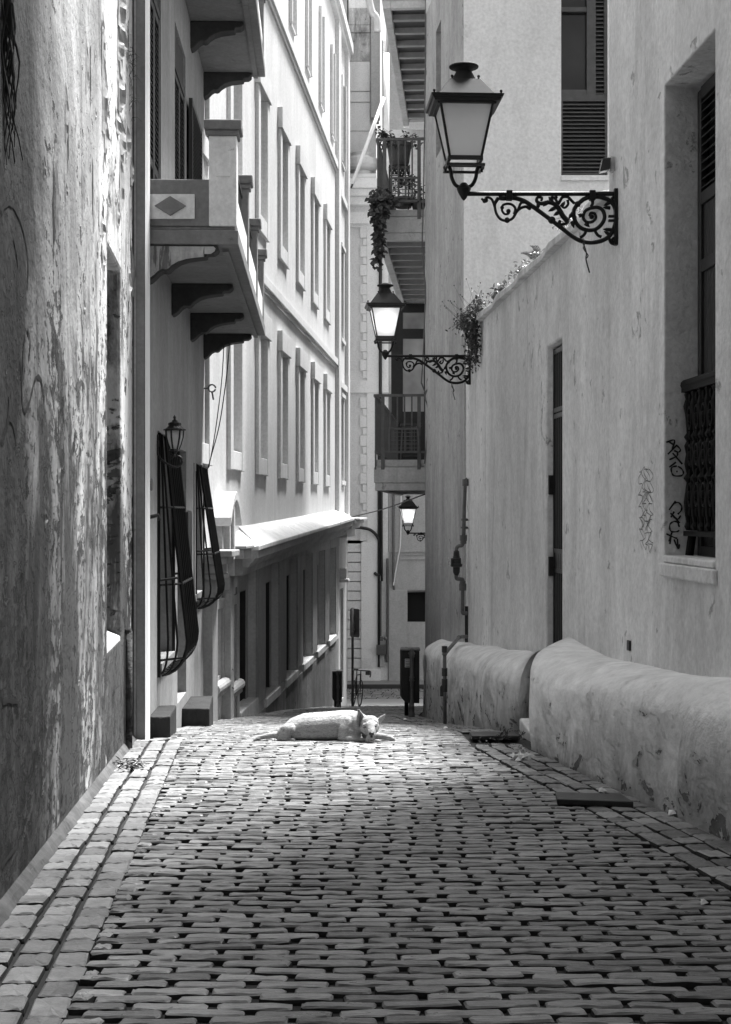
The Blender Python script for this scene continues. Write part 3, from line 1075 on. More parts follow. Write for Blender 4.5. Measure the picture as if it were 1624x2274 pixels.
# steps in front of the grey building
for (Y0, Y1, o, o2, zt, lab) in ((14.15, 14.98, .20, .18, -1.90, "flat worn stone doorstep right behind the white corner strip"),
                                 (17.6, 18.8, .32, .28, -2.27, "raised dark stone doorstep under the black iron grille")):
    mb = MB()
    a = wG.pt
    nx_ = 5
    top, bot = [], []
    ring = [(Y0, 0)] + [(Y0 + random.uniform(-.008, .008), o * k / 4) for k in range(1, 4)] + [(Y0, o)] + [(lerp(Y0, Y1, k / 4), lerp(o, o2, k / 4) + random.uniform(-.008, .008)) for k in range(1, 4)] + [(Y1, o2), (Y1, 0)]
    n_ = len(ring)
    vs_ = [a(y, q, g(y) - .3) for y, q in ring] + [a(y, q, zt + random.uniform(-.006, .004)) for y, q in ring]
    mb.add(vs_, [tuple(range(n_))[::-1], tuple(range(n_, 2 * n_))] + [(k, (k + 1) % n_, n_ + (k + 1) % n_, n_ + k) for k in range(n_)])
    tag(mb.build("doorstep", 'step', bevel=.014, weld=True), lab, "step", "stone steps at the grey building")

# small wall lantern
LT = thing("wall_lantern", "small dark carriage lantern on a curled arm in front of the barred window", "lantern", wG.pt(14.9, 0, px(0, 1036, 14.9).z))
Yl = 14.9
c = px(388, 0, Yl); c.z = 0
k = Yl / F
zz = lambda v: (1137 - v) * k
mb = MB()
mb.lathe([(.012, zz(932) - zz(922)), (0.02, 0)][::-1] + [(.012, .03), (.016, .04), (.002, .058)], (c.x, Yl, zz(935)), 10)
mb.lathe([(25 * k, zz(956) - zz(956)), (25 * k, .012), (20 * k, .02), (13 * k, zz(944) - zz(956)), (15 * k, zz(943) - zz(956)), (14 * k, .075), (7 * k, .085), (6 * k, .1)], (c.x, Yl, zz(956)), 8)
mb.build("cap", 'black_iron', LT)
mb = MB(); mb.lathe([(9 * k, 0), (13 * k, .05), (17.5 * k, .12), (18.5 * k, zz(957) - zz(998))], (c.x, Yl, zz(998)), 8)
mb.build("glass", 'lantern_glass', LT, smooth=True)
mb = MB()
for q in range(6):
    a = q * math.pi / 3 + .25
    mb.tube([(c.x + r * k * math.cos(a), Yl + r * k * math.sin(a), zz(998) + h) for r, h in ((9.5, 0), (13.8, .05), (18.3, .12), (19.3, .185))], .009, 5)
mb.lathe([(4 * k, -.03), (13 * k, -.012), (11 * k, 0.004)], (c.x, Yl, zz(998)), 8)
mb.lathe([(2 * k, -.07), (5 * k, -.05), (4 * k, -.03)], (c.x, Yl, zz(998)), 8)
mb.build("frame", 'black_iron', LT)
mb = MB()
wx = wG.pt(Yl, 0, 0).x
mb.tube(smooth_path([(wx, Yl, zz(1000)), (wx + .03, Yl, zz(1018)), (c.x - .04, Yl, zz(1034)), (c.x + .03, Yl, zz(1036)), (c.x + .07, Yl, zz(1028)), (c.x + .06, Yl, zz(1016)), (c.x, Yl, zz(1010)), (c.x, Yl, zz(1002))]), .011, 7)
mb.tube([(p[0], Yl, p[1]) for p in [(c.x - .03 + .02 * math.cos(q * .6) * (1 - q * .06), zz(1016) + .02 * math.sin(q * .6) * (1 - q * .06)) for q in range(12)]], .007, 5)
mb.lathe([(.05, 0), (.05, .012), (.03, .02)], (wx, Yl, zz(985)), 10, (1, 0, 0))
mb.wbox(wG, Yl - .03, Yl + .03, .0, .014, zz(1012), zz(965))
mb.build("arm", 'black_iron', LT)

# ================================================================== long white building
B = thing("white_building", "long bright white building with rows of tall windows above a sloping ground floor eave",
          "building", wW.pt(32, -4, g(32)))
WY0, WY1 = 19.55, 45.7
cols = [21.3 + 3.07 * k for k in range(7)]        # far edge of each window column
holes = []
wins = []
for y in cols:
    if y - .9 > WY0 + .2:
        holes.append((y - .9, y, 5.2, 7.4, .17)); wins.append((y - .9, y, 5.2, 7.4, 2))
        holes.append((y - .9, y, .95, 3.1, .17)); wins.append((y - .9, y, .95, 3.1, 1))
    holes.append((y + .75, y + 1.45, 10.05, 12.4, .10)); wins.append((y + .75, y + 1.45, 10.05, 12.4, 3))
for z0, z1, q in ((5.0, 7.6, 2), (.9, 3.3, 1), (10.05, 12.5, 3)):
    holes.append((43.6, 44.7, z0, z1, .17)); wins.append((43.6, 44.7, z0, z1, q))
bays = [(26.3 + 3.1 * k - 2.0, 26.3 + 3.1 * k, -3.36 if k else g(26) - .2, -.95, .17) for k in range(6)]
holes += bays
lowwin = [(21.9, 22.62, -2.42, -1.42, .2), (23.1, 23.95, -2.6, -1.44, .2)]
holes += lowwin
holes.append((43.5, 44.6, g(44) + .2, -2.2, .3))
mb = MB()
mb.wall(wW, WY0, WY1, g(46) - .2, 14.0, holes, .2)
mb.shell(wW, WY0, WY1, g(46) - .2, 14.0, 8)
mb.build("wall", 'white_wall', B, weld=True, bevel=.012)
mb = MB(); mb.quad(wW.pt(WY0, 0, 14), wW.pt(WY1, 0, 14), wW.pt(WY1, -8, 14), wW.pt(WY0, -8, 14))
mb.build("roof", 'far_grey', B)
for y0, y1, z0, z1, q in wins:
    mb = MB()
    mb.wbox(wW, y0 + .002, y1 - .002, -.24, -.15 if q != 3 else -.085, z0 + .002, z1 - .002)
    w_ = mb.build("window", 'shade_board' if y0 > 43 else 'white_trim', B)
    mb = MB()
    if q == 3:
        mb.wbox(wW, y0 - .12, y0 - .001, .0, .075, z0 - .02, z1); mb.wbox(wW, y1 + .001, y1 + .12, .0, .075, z0 - .02, z1)
        mb.wbox(wW, y0, y1, -.02, .05, z0 - .07, z0 - .001)
    elif y0 < 43:
        fb = .27
        mb.wbox(wW, y0 - fb, y0 - .001, .0, .062, z0 - .3, z1 + .001); mb.wbox(wW, y1 + .001, y1 + fb, .0, .062, z0 - .3, z1 + .001)
        mb.wbox(wW, y0 - fb - .04, y1 + fb + .04, .0, .10, z1 + .0025, z1 + .40)
        mb.wbox(wW, y0, y1, .0, .055, z0 - .29, z0 - .002)
    else:
        mb.wbox(wW, y0 - .1, y1 + .1, .0, .06, z0 - .12, z0 - .002); mb.wbox(wW, y0 - .1, y1 + .1, 0, .06, z1 + .002, z1 + .12)
    mb.build("surround", 'white_trim', w_, bevel=.008)
    mb = MB()
    n = 2
    for i in range(n):
        a, b = lerp(y0 + .05, y1 - .05, i / n), lerp(y0 + .05, y1 - .05, (i + 1) / n)
        mb.wbox(wW, a + .02, b - .02, -.149 if q != 3 else -.084, -.135 if q != 3 else -.07, z0 + .06, z1 - .06)
    mb.build("pane", 'glass_pale' if y0 < 43 else 'glass', w_)
for h0, h1, p in ((4.02, 4.2, .085), (9.42, 9.62, .085)):
    mb = MB(); mb.wbox(wW, WY0 + .01, 42.3, .0, p, h0, h1); mb.wbox(wW, WY0 + .01, 42.3, .0, p * .5, h0 - .08, h0 - .001)
    mb.build("string_course", 'white_trim', B, bevel=.01)
    mb = MB(); mb.wbox(wW, 42.9, WY1 - .03, .0, p, h0 - .5, h1 - .5)
    mb.build("string_course", 'white_trim', B, bevel=.01)
for a, b in ((41.9, 42.55), (45.1, 45.66)):
    mb = MB(); mb.wbox(wW, a, b, .0, .11, -.2, 13.9)
    mb.build("pilaster", 'white_trim', B, bevel=.01)
mb = MB(); mb.wbox(wW, WY0, WY1 + .1, -.001, .2, 13.75, 14.05); mb.wbox(wW, WY0, WY1 + .05, -.001, .12, 13.55, 13.749)
mb.build("parapet", 'white_trim', B, bevel=.01)
# flush lower facade, piers between the bays
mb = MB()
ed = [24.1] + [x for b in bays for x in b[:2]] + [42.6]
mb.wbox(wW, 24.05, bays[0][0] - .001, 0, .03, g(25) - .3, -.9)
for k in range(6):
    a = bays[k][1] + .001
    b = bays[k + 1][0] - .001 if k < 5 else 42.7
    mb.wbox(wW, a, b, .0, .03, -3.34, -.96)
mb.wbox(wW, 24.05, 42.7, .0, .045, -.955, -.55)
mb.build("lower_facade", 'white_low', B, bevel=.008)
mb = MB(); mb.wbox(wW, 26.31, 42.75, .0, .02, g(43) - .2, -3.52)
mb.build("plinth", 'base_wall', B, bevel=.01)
for k, (a, b, z0, z1, d) in enumerate(bays):
    # recessed frame with a dark opening in it
    mb = MB()
    i0, i1 = a + .45, b - .22
    zi = z1 - .38
    mb.wbox(wW, a + .002, i0, -.30, -.13, z0 + .002, z1 - .002)
    mb.wbox(wW, i1, b - .002, -.30, -.13, z0 + .002, z1 - .002)
    mb.wbox(wW, i0 + .001, i1 - .001, -.30, -.13, zi, z1 - .002)
    fr = mb.build("window_bay" if k else "door_bay", 'white_low', B, bevel=.008)
    mb = MB(); mb.wbox(wW, i1 - .014, i1 - .001, -.34, -.142, z0 + .003, zi - .002); mb.wbox(wW, i0 + .001, i1 - .015, -.34, -.142, zi - .016, zi - .002)  # thin dark strips added on the jamb and head for stronger contrast
    mb.build("dark_reveal", 'dark_wood', fr)
    mb = MB(); mb.wbox(wW, i0 - .02, i1 + .02, -.45, -.24, z0 + .002, zi)
    mb.build("pane" if k else "door", 'shade_board' if k else 'void', fr)
    mb = MB(); mb.wbox(wW, a - .02, b - .0, -.19, .055, -3.52 if k else g(25) - .2, z0 - .002 if k else -3.2)
    mb.build("sill", 'pale_trim', fr, bevel=.015)
for a, b, z0, z1, d in lowwin:
    mb = MB(); mb.wbox(wW, a + .002, b - .002, -.3, -.18, z0 + .002, z1 - .002)
    w_ = mb.build("window", 'shade_board', B)
    mb = MB()
    mb.wbox(wW, a - .16, a - .001, 0, .05, z0 - .05, z1 + .15); mb.wbox(wW, b + .001, b + .16, 0, .05, z0 - .05, z1 + .15); mb.wbox(wW, a, b, 0, .048, z1 + .001, z1 + .149)
    mb.build("surround", 'white_low', w_, bevel=.008)
    mb = MB(); mb.tube([wW.pt(a - .2, .06, z0 - .12), wW.pt(b + .2, .06, z0 - .12)], .085, 12)
    mb.wbox(wW, a - .2, b + .2, 0, .10, z0 - .25, z0 - .14)
    mb.build("sill", 'white_low', w_, smooth=False, bevel=.01)
# eave over the ground floor
ea, eb = 23.35, 42.6
ht = lambda y: -.24 + (y - 24) * .0165          # top line on the wall
hl = lambda y: -.52 + (y - 23.4) * .0185        # lip line
mb = MB()
n = 20
for i in range(n):
    y0, y1 = lerp(ea, eb, i / n), lerp(ea, eb, (i + 1) / n)
    t0 = y0 + (1.1 if i == 0 else 0)
    mb.hexa((wW.pt(y0, .0, hl(y0) - .07), wW.pt(y0, .47, hl(y0) - .07), wW.pt(y1, .47, hl(y1) - .07), wW.pt(y1, 0, hl(y1) - .07),
             wW.pt(t0 if i == 0 else y0, .0, ht(y0)), wW.pt(y0, .47, hl(y0)), wW.pt(y1, .47, hl(y1)), wW.pt(y1, 0, ht(y1))))
ev = mb.build("eave", 'eave_top', B, weld=True, bevel=.01)
mb = MB()
for i in range(n):
    y0, y1 = lerp(ea + .04, eb, i / n), lerp(ea + .04, eb, (i + 1) / n)
    for o, z0, z1 in ((.44, .072, .19), (.36, .19, .26), (.30, .26, .33), (.20, .33, .46)):
        mb.hexa((wW.pt(y0, .0, hl(y0) - z1), wW.pt(y0, o, hl(y0) - z1), wW.pt(y1, o, hl(y1) - z1), wW.pt(y1, 0, hl(y1) - z1),
                 wW.pt(y0, .0, hl(y0) - z0), wW.pt(y0, o + .04 * (z0 > .1), hl(y0) - z0), wW.pt(y1, o + .04 * (z0 > .1), hl(y1) - z0), wW.pt(y1, 0, hl(y1) - z0)))
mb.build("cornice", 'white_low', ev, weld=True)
mb = MB()
mb.wbox(wW, ea - .85, ea - .01, .0, .40, -.55, -.50)
for o, z0, z1 in ((.36, .551, .70), (.22, .70, .95), (.14, .95, 1.15)):
    mb.wbox(wW, ea - .8, ea - .02, 0, o, -z1, -z0)
mb.build("cornice_end", 'white_low', ev, bevel=.012)
mb = MB()
for o, z0, z1 in ((.62, .0, .06), (.52, .06, .16), (.40, .16, .30), (.26, .30, .55)):
    mb.wbox(wW, eb + .01, 45.75, 0, o, hl(eb) - z1, hl(eb) - z0 - .001)
mb.build("cornice_end", 'white_trim', ev, bevel=.012)
# arched hood and the pilaster under it at the near end
mb = MB()
ya, yb = 21.9, 22.95
yc = (ya + yb) / 2
arc = [(lerp(ya, yb, i / 12), -.30 + .60 * math.sin(math.pi * (.12 + .76 * i / 12))) for i in range(13)]
poly = arc + [(y, z - .13) for y, z in arc[::-1]]
mb.prism(poly, lambda a, b: wW.pt(a, .0, b), lambda a, b: wW.pt(a, .27, b))
hd_ = mb.build("arched_hood", 'white_trim', B, bevel=.01)
mb = MB(); mb.wbox(wW, yc - .2, yc + .2, 0, .2, -.62, .16); mb.wbox(wW, yc - .06, yc + .06, .201, .24, -.7, .12)
mb.wbox(wW, ya + .12, yb - .12, 0, .12, -.95, .02)
mb.build("hood_panel", 'white_trim', hd_, bevel=.01)
mb = MB()
mb.wbox(wW, 20.9, 21.6, .0, .44, -.62, -.53)
mb.wbox(wW, 20.95, 21.55, .0, .36, -.72, -.621); mb.wbox(wW, 21.0, 21.5, .0, .27, -.86, -.721); mb.wbox(wW, 20.97, 21.53, 0, .30, -.93, -.861)
mb.wbox(wW, 21.03, 21.47, .0, .2, -1.2, -.931); mb.wbox(wW, 21.03, 21.47, .0, .15, g(21) - .2, -1.201)
mb.build("entrance_pilaster", 'white_low', B, bevel=.012)
mb = MB(); mb.wbox(wW, 22.7, 23.0, .0, .14, g(23) - .2, -.95)
mb.build("pilaster", 'white_low', B, bevel=.012)
mb = MB(); ribbon(mb, smooth_path([wW.pt(22.78 + .12 * math.cos(q * .7), .15, -2.45 + .1 * math.sin(q * .7)) for q in range(7)]), .02, (1, 0, 0))
ribbon(mb, [wW.pt(22.74, .145, -2.62), wW.pt(22.95, .145, -2.66), wW.pt(22.84, .145, -2.78)], .02, (1, 0, 0))
mb.build("graffiti", 'paint_black', B)
mb = MB(); mb.wbox(wW, 43.3, 43.5, .0, .2, -1.9, -1.6); mb.wbox(wW, 43.25, 43.55, 0, .26, -2.0, -1.901)
mb.build("wall_bracket", 'white_trim', B, bevel=.02)
mb = MB(); mb.wbox(wW, 43.5, 44.6, -.4, -.28, g(44) + .2, -2.2)
mb.build("door", 'shade_board', B)

# ================================================================== near building, right
B = thing("plaster_building", "grey plastered building with a deep shuttered window behind an iron balustrade, right foreground",
          "building", wR.pt(9, -3, g(9)))
hole = (9.62, 10.9, -.36, 3.05, .30)
mb = MB()
mb.wall(wR, -22, 12.72, g(12) - .5, 15, [hole], .3)
mb.shell(wR, -22, 12.72, g(12) - .5, 15, 6)
mb.build("wall", 'right_wall', B, bevel=.012, weld=True, seg=2)
mb = MB(); mb.quad(wR.pt(-22, 0, 15), wR.pt(12.72, 0, 15), wR.pt(12.72, -6, 15), wR.pt(-22, -6, 15))
mb.build("roof", 'far_grey', B)
mb = MB(); mb.wbox(wR, 9.6, 10.95, -.40, -.30, -.36, 3.05)
wd = mb.build("window", 'void', B)
for a, b in ((9.64, 10.25), (10.27, 10.87)):
    mb = MB(); 
    mb.wbox(wR, a, a + .08, -.290, -.235, -.33, 3.0); mb.wbox(wR, b - .08, b, -.290, -.235, -.33, 3.0)
    for z in (-.33, .6, 1.7, 2.18, 2.93):
        mb.wbox(wR, a + .081, b - .081, -.285, -.237, z, z + .09)
    z = 2.29
    while z < 2.9:
        mb.hexa((wR.pt(a + .08, -.285, z + .03), wR.pt(a + .08, -.240, z), wR.pt(b - .08, -.240, z), wR.pt(b - .08, -.285, z + .03),
                 wR.pt(a + .08, -.285, z + .042), wR.pt(a + .08, -.240, z + .012), wR.pt(b - .08, -.240, z + .012), wR.pt(b - .08, -.285, z + .042)))
        z += .06
    n = 4
    for i in range(n):
        p0_, p1_ = lerp(a + .082, b - .082, i / n), lerp(a + .082, b - .082, (i + 1) / n)
        mb.wbox(wR, p0_ + .004, p1_ - .004, -.275, -.255, -.24, 2.18)
    mb.build("shutter", 'dark_wood', wd, bevel=.004, seg=1)
mb = MB()
mb.wbox(wR, 9.625, 10.895, -.235, .012, -.359, -.31)
mb.wbox(wR, 9.56, 10.94, .0005, .03, -.46, -.362)
mb.build("sill", 'right_wall', wd, bevel=.012)
# cast iron balustrade bulging out of the opening
mb = MB()
ob = -.165
a, b = 9.66, 10.86
mb.wbox(wR, a, b, ob - .05, ob + .05, 1.02 - .17, 1.08 - .17)
mb.tube([wR.pt(a, ob + .02, .905), wR.pt(b, ob + .02, .905)], .038, 10)
mb.wbox(wR, a, b, ob - .03, ob + .035, -.17, -.135)
for yy in (a + .03, b - .03):
    mb.tube([wR.pt(yy, ob, -.31), wR.pt(yy, ob - .02, -.17)], .03, 8)
n = 7
for i in range(n):
    yy = lerp(a + .08, b - .08, i / (n - 1))
    bul = [(-.13, .0), (-.03, .035), (.12, .06), (.32, .05), (.52, .035), (.72, .015), (.87, .0)]
    mb.lathe([(.016, 0), (.03, .03), (.016, .06), (.026, .11), (.034, .2), (.02, .3), (.014, .34), (.036, .37), (.014, .40), (.03, .47), (.018, .54), (.03, .6),
              (.014, .63), (.032, .66), (.014, .69), (.022, .8), (.036, .88), (.022, .93), (.03, .96), (.014, 1.0)], wR.pt(yy, ob + .02, -.13), 8)
    if i < n - 1:
        c = yy + (b - a - .16) / (n - 1) / 2
        for zc, rr in ((.12, .05), (.40, .045), (.66, .05)):
            mb.tube([wR.pt(c + rr * math.cos(q * .63), ob + .03, zc + rr * 1.6 * math.sin(q * .63)) for q in range(11)], .012, 6)
            mb.ball(wR.pt(c, ob + .035, zc), (.022, .022, .03), 8)
        mb.tube([wR.pt(c, ob + .02, -.13), wR.pt(c, ob + .02, .9)], .009, 6)
        for zc in (.0, .27, .54, .8):
            mb.ball(wR.pt(c, ob + .03, zc), (.018, .018, .035), 6)
mb.build("balustrade", 'cast_iron', wd)
# writing on the far jamb of the window
mb = MB()
def jb(x, y):
    """zoomed photo pixel on the jamb -> point on it"""
    u, v = 1396.6 + x * .2143, 812 + y * .2143
    q = px(u, v, 10.9)
    # stay on the jamb plane
    base = wR.pt(10.9, 0, 0)
    return Vector((q.x, base.y + (q.x - base.x) * (-wR.ny / -wR.nx) * -1 * -1 - .004, q.z))
for st in (((388, 795), (475, 772), (450, 862)), ((418, 790), (458, 815)), ((405, 918), (500, 822)), ((492, 822), (535, 865), (520, 895), (470, 880)), ((470, 880), (500, 895), (500, 935), (420, 975)),
           ((455, 905), (556, 1020)), ((420, 1052), (490, 1000)), ((500, 1040), (445, 1055), (445, 1105), (470, 1140), (545, 1140), (568, 1110), (550, 1070), (510, 1042)), ((492, 1100), (508, 1094)),
           ((418, 1495), (486, 1402)), ((470, 1425), (515, 1418), (548, 1455), (545, 1500), (508, 1540)), ((432, 1525), (480, 1580)), ((436, 1572), (472, 1512), ), ((476, 1572), (512, 1590), (540, 1552)), ((455, 1545), (528, 1632)),
           ((525, 1672), (505, 1625), (470, 1615), (430, 1640), (425, 1690), (445, 1720), (500, 1720), (525, 1705)), ((388, 1742), (470, 1780), (505, 1790)), ((416, 1822), (450, 1720)), ((440, 1760), (425, 1848)), ((505, 1795), (512, 1900)), ((470, 1800), (512, 1898), (528, 1850)), ((484, 1838), (487, 1841)), ((490, 1855), (494, 1856))):
    P = [jb(*p) for p in st]
    ribbon(mb, smooth_path(P, 4) if len(P) > 2 else P, .011, (0, -1, 0))
mb.build("graffiti", 'paint_black', B)
mb = MB()
nR = (wR.nx, wR.ny, 0)
for i in range(15):
    u0 = 1422 + (i % 5) * 6 + random.uniform(-2, 2); v0 = 1040 + (i // 5) * 55 + random.uniform(-8, 8)
    pts = [wl_uv(wR, u0 + 5 * math.sin(q * 1.9 + i) + q * .5, v0 + q * 9 + 5 * math.cos(q * 2.3)) for q in range(9)]
    ribbon(mb, smooth_path(pts, 3), .006, nR)
mb.build("graffiti", 'paint_faint', B)
mb = MB(); Yc = wR.Yu(1400); mb.wbox(wR, Yc - .04, Yc + .04, -.0, .02, px(0, 1445, Yc).z, px(0, 1422, Yc).z)
mb.build("wall_socket", 'black_iron', B, bevel=.006)

# small spotlight above the lamp
T = thing("spotlight", "small square black spotlight fixed to the plaster wall above the big lamp bracket", "spotlight", wR.pt(12.55, 0, 2.78))
mb = MB(); mb.wbox(wR, 12.5, 12.6, .0, .03, 2.80, 2.92); mb.tube([wR.pt(12.55, .02, 2.84), wR.pt(12.52, .07, 2.86)], .015, 8)
mb.build("bracket", 'pale_trim', T)
mb = MB()
q = wR.pt(12.5, .08, 2.84)
mb.hexa([q + Vector(v) for v in ((-.05, -.05, -.055), (.03, -.05, -.04), (.03, .05, -.04), (-.05, .05, -.055), (-.025, -.05, .055), (.04, -.05, .06), (.04, .05, .06), (-.025, .05, .055))])
mb.build("housing", 'black_iron', T, bevel=.006)

# ================================================================== yard wall with gate
B = thing("yard_wall", "lower plaster wall with a sloping weedy coping and a narrow barred iron gate", "wall", wR.pt(17, -.1, g(17)))
gh = (14.85, 15.75, -1.95, 1.70, .16)
YW1 = 22.55
mb = MB()
mb.wall(wR, 12.725, YW1, g(22) - .5, 2.60, [gh], .2)
mb.shell(wR, 12.725, YW1, g(22) - .5, 2.60, .38)
mb.build("wall", 'low_wall', B, bevel=.02, weld=True)
mb = MB()
n = 16
for i in range(n):
    y0, y1 = lerp(12.73, YW1, i / n), lerp(12.73, YW1, (i + 1) / n)
    j0 = .02 * math.sin(i * 2.1); j1 = .02 * math.sin((i + 1) * 2.1)
    mb.hexa((wR.pt(y0, -.42, 2.6), wR.pt(y0, .07 + j0, 2.6), wR.pt(y1, .07 + j1, 2.6), wR.pt(y1, -.42, 2.6),
             wR.pt(y0, -.42, 2.74 + j0), wR.pt(y0, .06 + j0, 2.685 + j0 * .5), wR.pt(y1, .06 + j1, 2.685 + j1 * .5), wR.pt(y1, -.42, 2.74 + j1)))
mb.build("coping", 'coping', B, weld=True, bevel=.01)
mb = MB(); mb.wbox(wR, 14.80, 15.80, -.36, -.16, -1.95, 1.75)
mb.build("passage", 'void', B)
mb = MB()
o0, o1 = -.105, -.07
for yy in (14.87, 15.69):
    mb.wbox(wR, yy, yy + .045, o0, o1, -1.95, 1.68)
for z in (-1.9, -.62, -.42, 0.96, 1.02, 1.62):
    mb.wbox(wR, 14.916, 15.689, o0 + .002, o1 - .002, z, z + .045)
mb.wbox(wR, 14.916, 15.689, o0 + .01, o1 - .01, -.574, -.421)
for i in range(8):
    yy = lerp(14.95, 15.66, i / 7)
    mb.tube([wR.pt(yy, -.088, -1.88), wR.pt(yy, -.088, 1.63)], .011, 6)
gt = mb.build("gate", 'black_iron', B)
mb = MB()
for z in (.28, -.56):
    mb.wbox(wR, 15.70, 15.745, -.12, -.02, z - .1, z + .1)
mb.build("hinge", 'black_iron', gt, bevel=.006)

# ------------------------------------------------------------------ rounded plaster buttresses
def ledge(name, label, rows):
    """rows: (Y at the street face, Y at the wall, street x, wall point, top height, spring height)"""
    mb = MB()
    n = 14
    prof = []
    for (Ys, Yw, xs, ht_, hs) in rows:
        ring = []
        pw = wR.pt(Yw, 0, 0) if Yw < 22.55 else wS.pt(Yw, 0, 0)
        pw.x += .05
        ps = Vector((xs, Ys, 0))
        gz = g(Ys) - .15
        for k in range(6):
            t = k / 5
            q = ps.copy(); q.z = lerp(gz, hs, t)
            q.x += .012 * math.sin(Ys * 3 + k) + random.uniform(-.006, .006) + (.03 * (1 - t))*0 
            ring.append(q)
        for k in range(1, n + 1):
            a = math.pi / 2 * k / n
            e = 1 - math.cos(a) ** .8
            q = ps.lerp(pw, 1 - max(0, math.cos(a)) ** .74 if k < n else 1)
            q.z = hs + (ht_ - hs) * math.sin(a) ** .80
            q.z += .012 * math.sin(Ys * 2.3 + k * .5) + random.uniform(-.004, .004)
            ring.append(q)
        prof.append(ring)
    m = len(prof[0])
    vs = [p for r in prof for p in r]
    fs = []
    for i in range(len(prof) - 1):
        for k in range(m - 1):
            fs.append((i * m + k, i * m + k + 1, (i + 1) * m + k + 1, (i + 1) * m + k))
    for i in (0, len(prof) - 1):
        gz = min(p.z for p in prof[i])
        ring = list(range(i * m, i * m + m))
        vs.append(Vector((prof[i][-1].x, prof[i][-1].y, gz)))
        fs.append(tuple(ring + [len(vs) - 1]))
    mb.add(vs, fs)
    o = mb.build(name, 'buttress', weld=True)
    for p in o.data.polygons:
        p.use_smooth = len(p.vertices) < 6
    return tag(o, label, "buttress", "rounded buttresses along the right wall")
rows = []
for i in range(61):
    Yk = lerp(-4, 13.05, i / 60)
    xs = Rx(Yk)
    ht_ = -.99 - .22 * max(0, min(1, (Yk - 9) / 3))
    if Yk > 12.2:
        ht_ += .04 * (Yk - 12.2)
    hs = ht_ - .27
    if Yk < 9.1:
        xs -= .055 * min(1, (9.1 - Yk) / .08)
        hs -= .03
    wy = Yk
    t = max(0, (Yk - 10.5) / 2.55)
    wy = Yk + 1.55 * t * t
    if Yk > 12.5:
        xs += .02 * (Yk - 12.5); hs += .08 * (Yk - 12.5)
    rows.append((Yk, wy, xs, ht_, hs))
ledge("wall_buttress", "long near buttress with a rounded pale top and peeling foot below the shuttered window", rows)
rows = []
for i in range(41):
    Yk = lerp(14.95, 25.3, i / 40)
    xs = Rx(Yk)
    ht_ = lerp(-1.42, -2.12, (Yk - 15) / 10.3)
    hs = ht_ - .33
    if Yk < 15.5:
        xs += .10 * ((15.5 - Yk) / .55) ** 2
    wy = min(Yk + .9 * max(0, 1 - (Yk - 14.95) / 1.5), 25.4)
    if Yk > 24.6:
        xs += .5 * ((Yk - 24.6) / .7) ** 2 * .5
    rows.append((Yk, wy, xs, ht_, hs))
ledge("wall_buttress", "farther rounded buttress with a pipe running down it, ending at the dark box on posts", rows)
mb = MB()
for i in range(3):
    xa = 1.50 + .2 * i
    mb.abox(xa, xa + .198 if i < 2 else 2.2, 13.5, 14.86 + .25 * i, g(14) - .3, g(14.2) + .09 + .14 * i)
tag(mb.build("gate_steps", 'right_wall', bevel=.02, weld=False), "small stone steps in the gap between the two rounded buttresses", "steps")

# ================================================================== rear building, right
B = thing("yard_building", "taller plain plastered building behind the yard wall with a dark louvred window", "building", (2.6, 24, g(24)))
wF = Front(22.6)
hw = (2.906, 3.594, 4.99, 8.0, .16)
xC = wS.pt(22.6, 0, 0).x
mb = MB()
mb.wall(wF, xC, 9.0, g(22) - .5, 8.9, [hw], .16)
mb.build("wall", 'rear_wall', B, weld=True, bevel=.012)
mb = MB()
mb.wall(wS, 22.6, 27.4, g(27) - .5, 8.9, [(25.2, 25.85, 6.0, 8.15, .12)], .12)
xe = wS.pt(27.4, 0, 0)
mb.quad((xe.x, xe.y, g(27) - .5), (9, xe.y, g(27) - .5), (9, xe.y, 8.9), (xe.x, xe.y, 8.9))
mb.quad((9, 22.6, g(27) - .5), (9, xe.y, g(27) - .5), (9, xe.y, 8.9), (9, 22.6, 8.9))
mb.build("side_wall", 'rear_side', B, weld=True)
mb = MB(); mb.quad((xC, 22.6, 8.9), (9, 22.6, 8.9), (9, xe.y, 8.9), (xe.x, xe.y, 8.9))
mb.build("roof", 'far_grey', B)
mb = MB(); mb.wbox(wS, 25.15, 25.9, -.2, -.13, 5.95, 8.2)
mb.build("side_window", 'shade_board', B)
mb = MB(); mb.abox(hw[0], hw[1], 22.78, 22.84, hw[2], hw[3])
win = mb.build("louvred_window", 'void', B)
zv = lambda v: px(0, v, 22.6).z
xu = lambda u: px(u, 0, 22.6).x
mb = MB()
z = zv(388)
mb.abox(hw[0] + .001, hw[1] - .001, 22.68, 22.74, hw[2] + .001, z + .05)
z += .055
while z < zv(224):
    mb.hexa(((hw[0] + .03, 22.66, z), (hw[1] - .03, 22.66, z), (hw[1] - .03, 22.73, z + .045), (hw[0] + .03, 22.73, z + .045),
             (hw[0] + .03, 22.66, z + .016), (hw[1] - .03, 22.66, z + .016), (hw[1] - .03, 22.73, z + .061), (hw[0] + .03, 22.73, z + .061)))
    z += .0585
mb.abox(hw[0], hw[0] + .03, 22.66, 22.73, hw[2] + .05, zv(222)); mb.abox(hw[1] - .03, hw[1], 22.66, 22.73, hw[2] + .05, zv(222))
mb.build("louvres", 'mid_wood', win)
mb = MB()
mb.abox(hw[0], hw[1], 22.655, 22.75, zv(222), zv(208))
mb.abox(xu(1305), xu(1325), 22.657, 22.749, zv(208) + .001, 8.0); mb.abox(hw[0], xu(1305) - .001, 22.665, 22.745, zv(208) + .001, zv(196))
mb.abox(hw[1] - .04, hw[1], 22.657, 22.749, zv(208) + .001, 8.0)
mb.abox(hw[0], xu(1305) - .001, 22.665, 22.745, zv(22), zv(12))
z = zv(206)
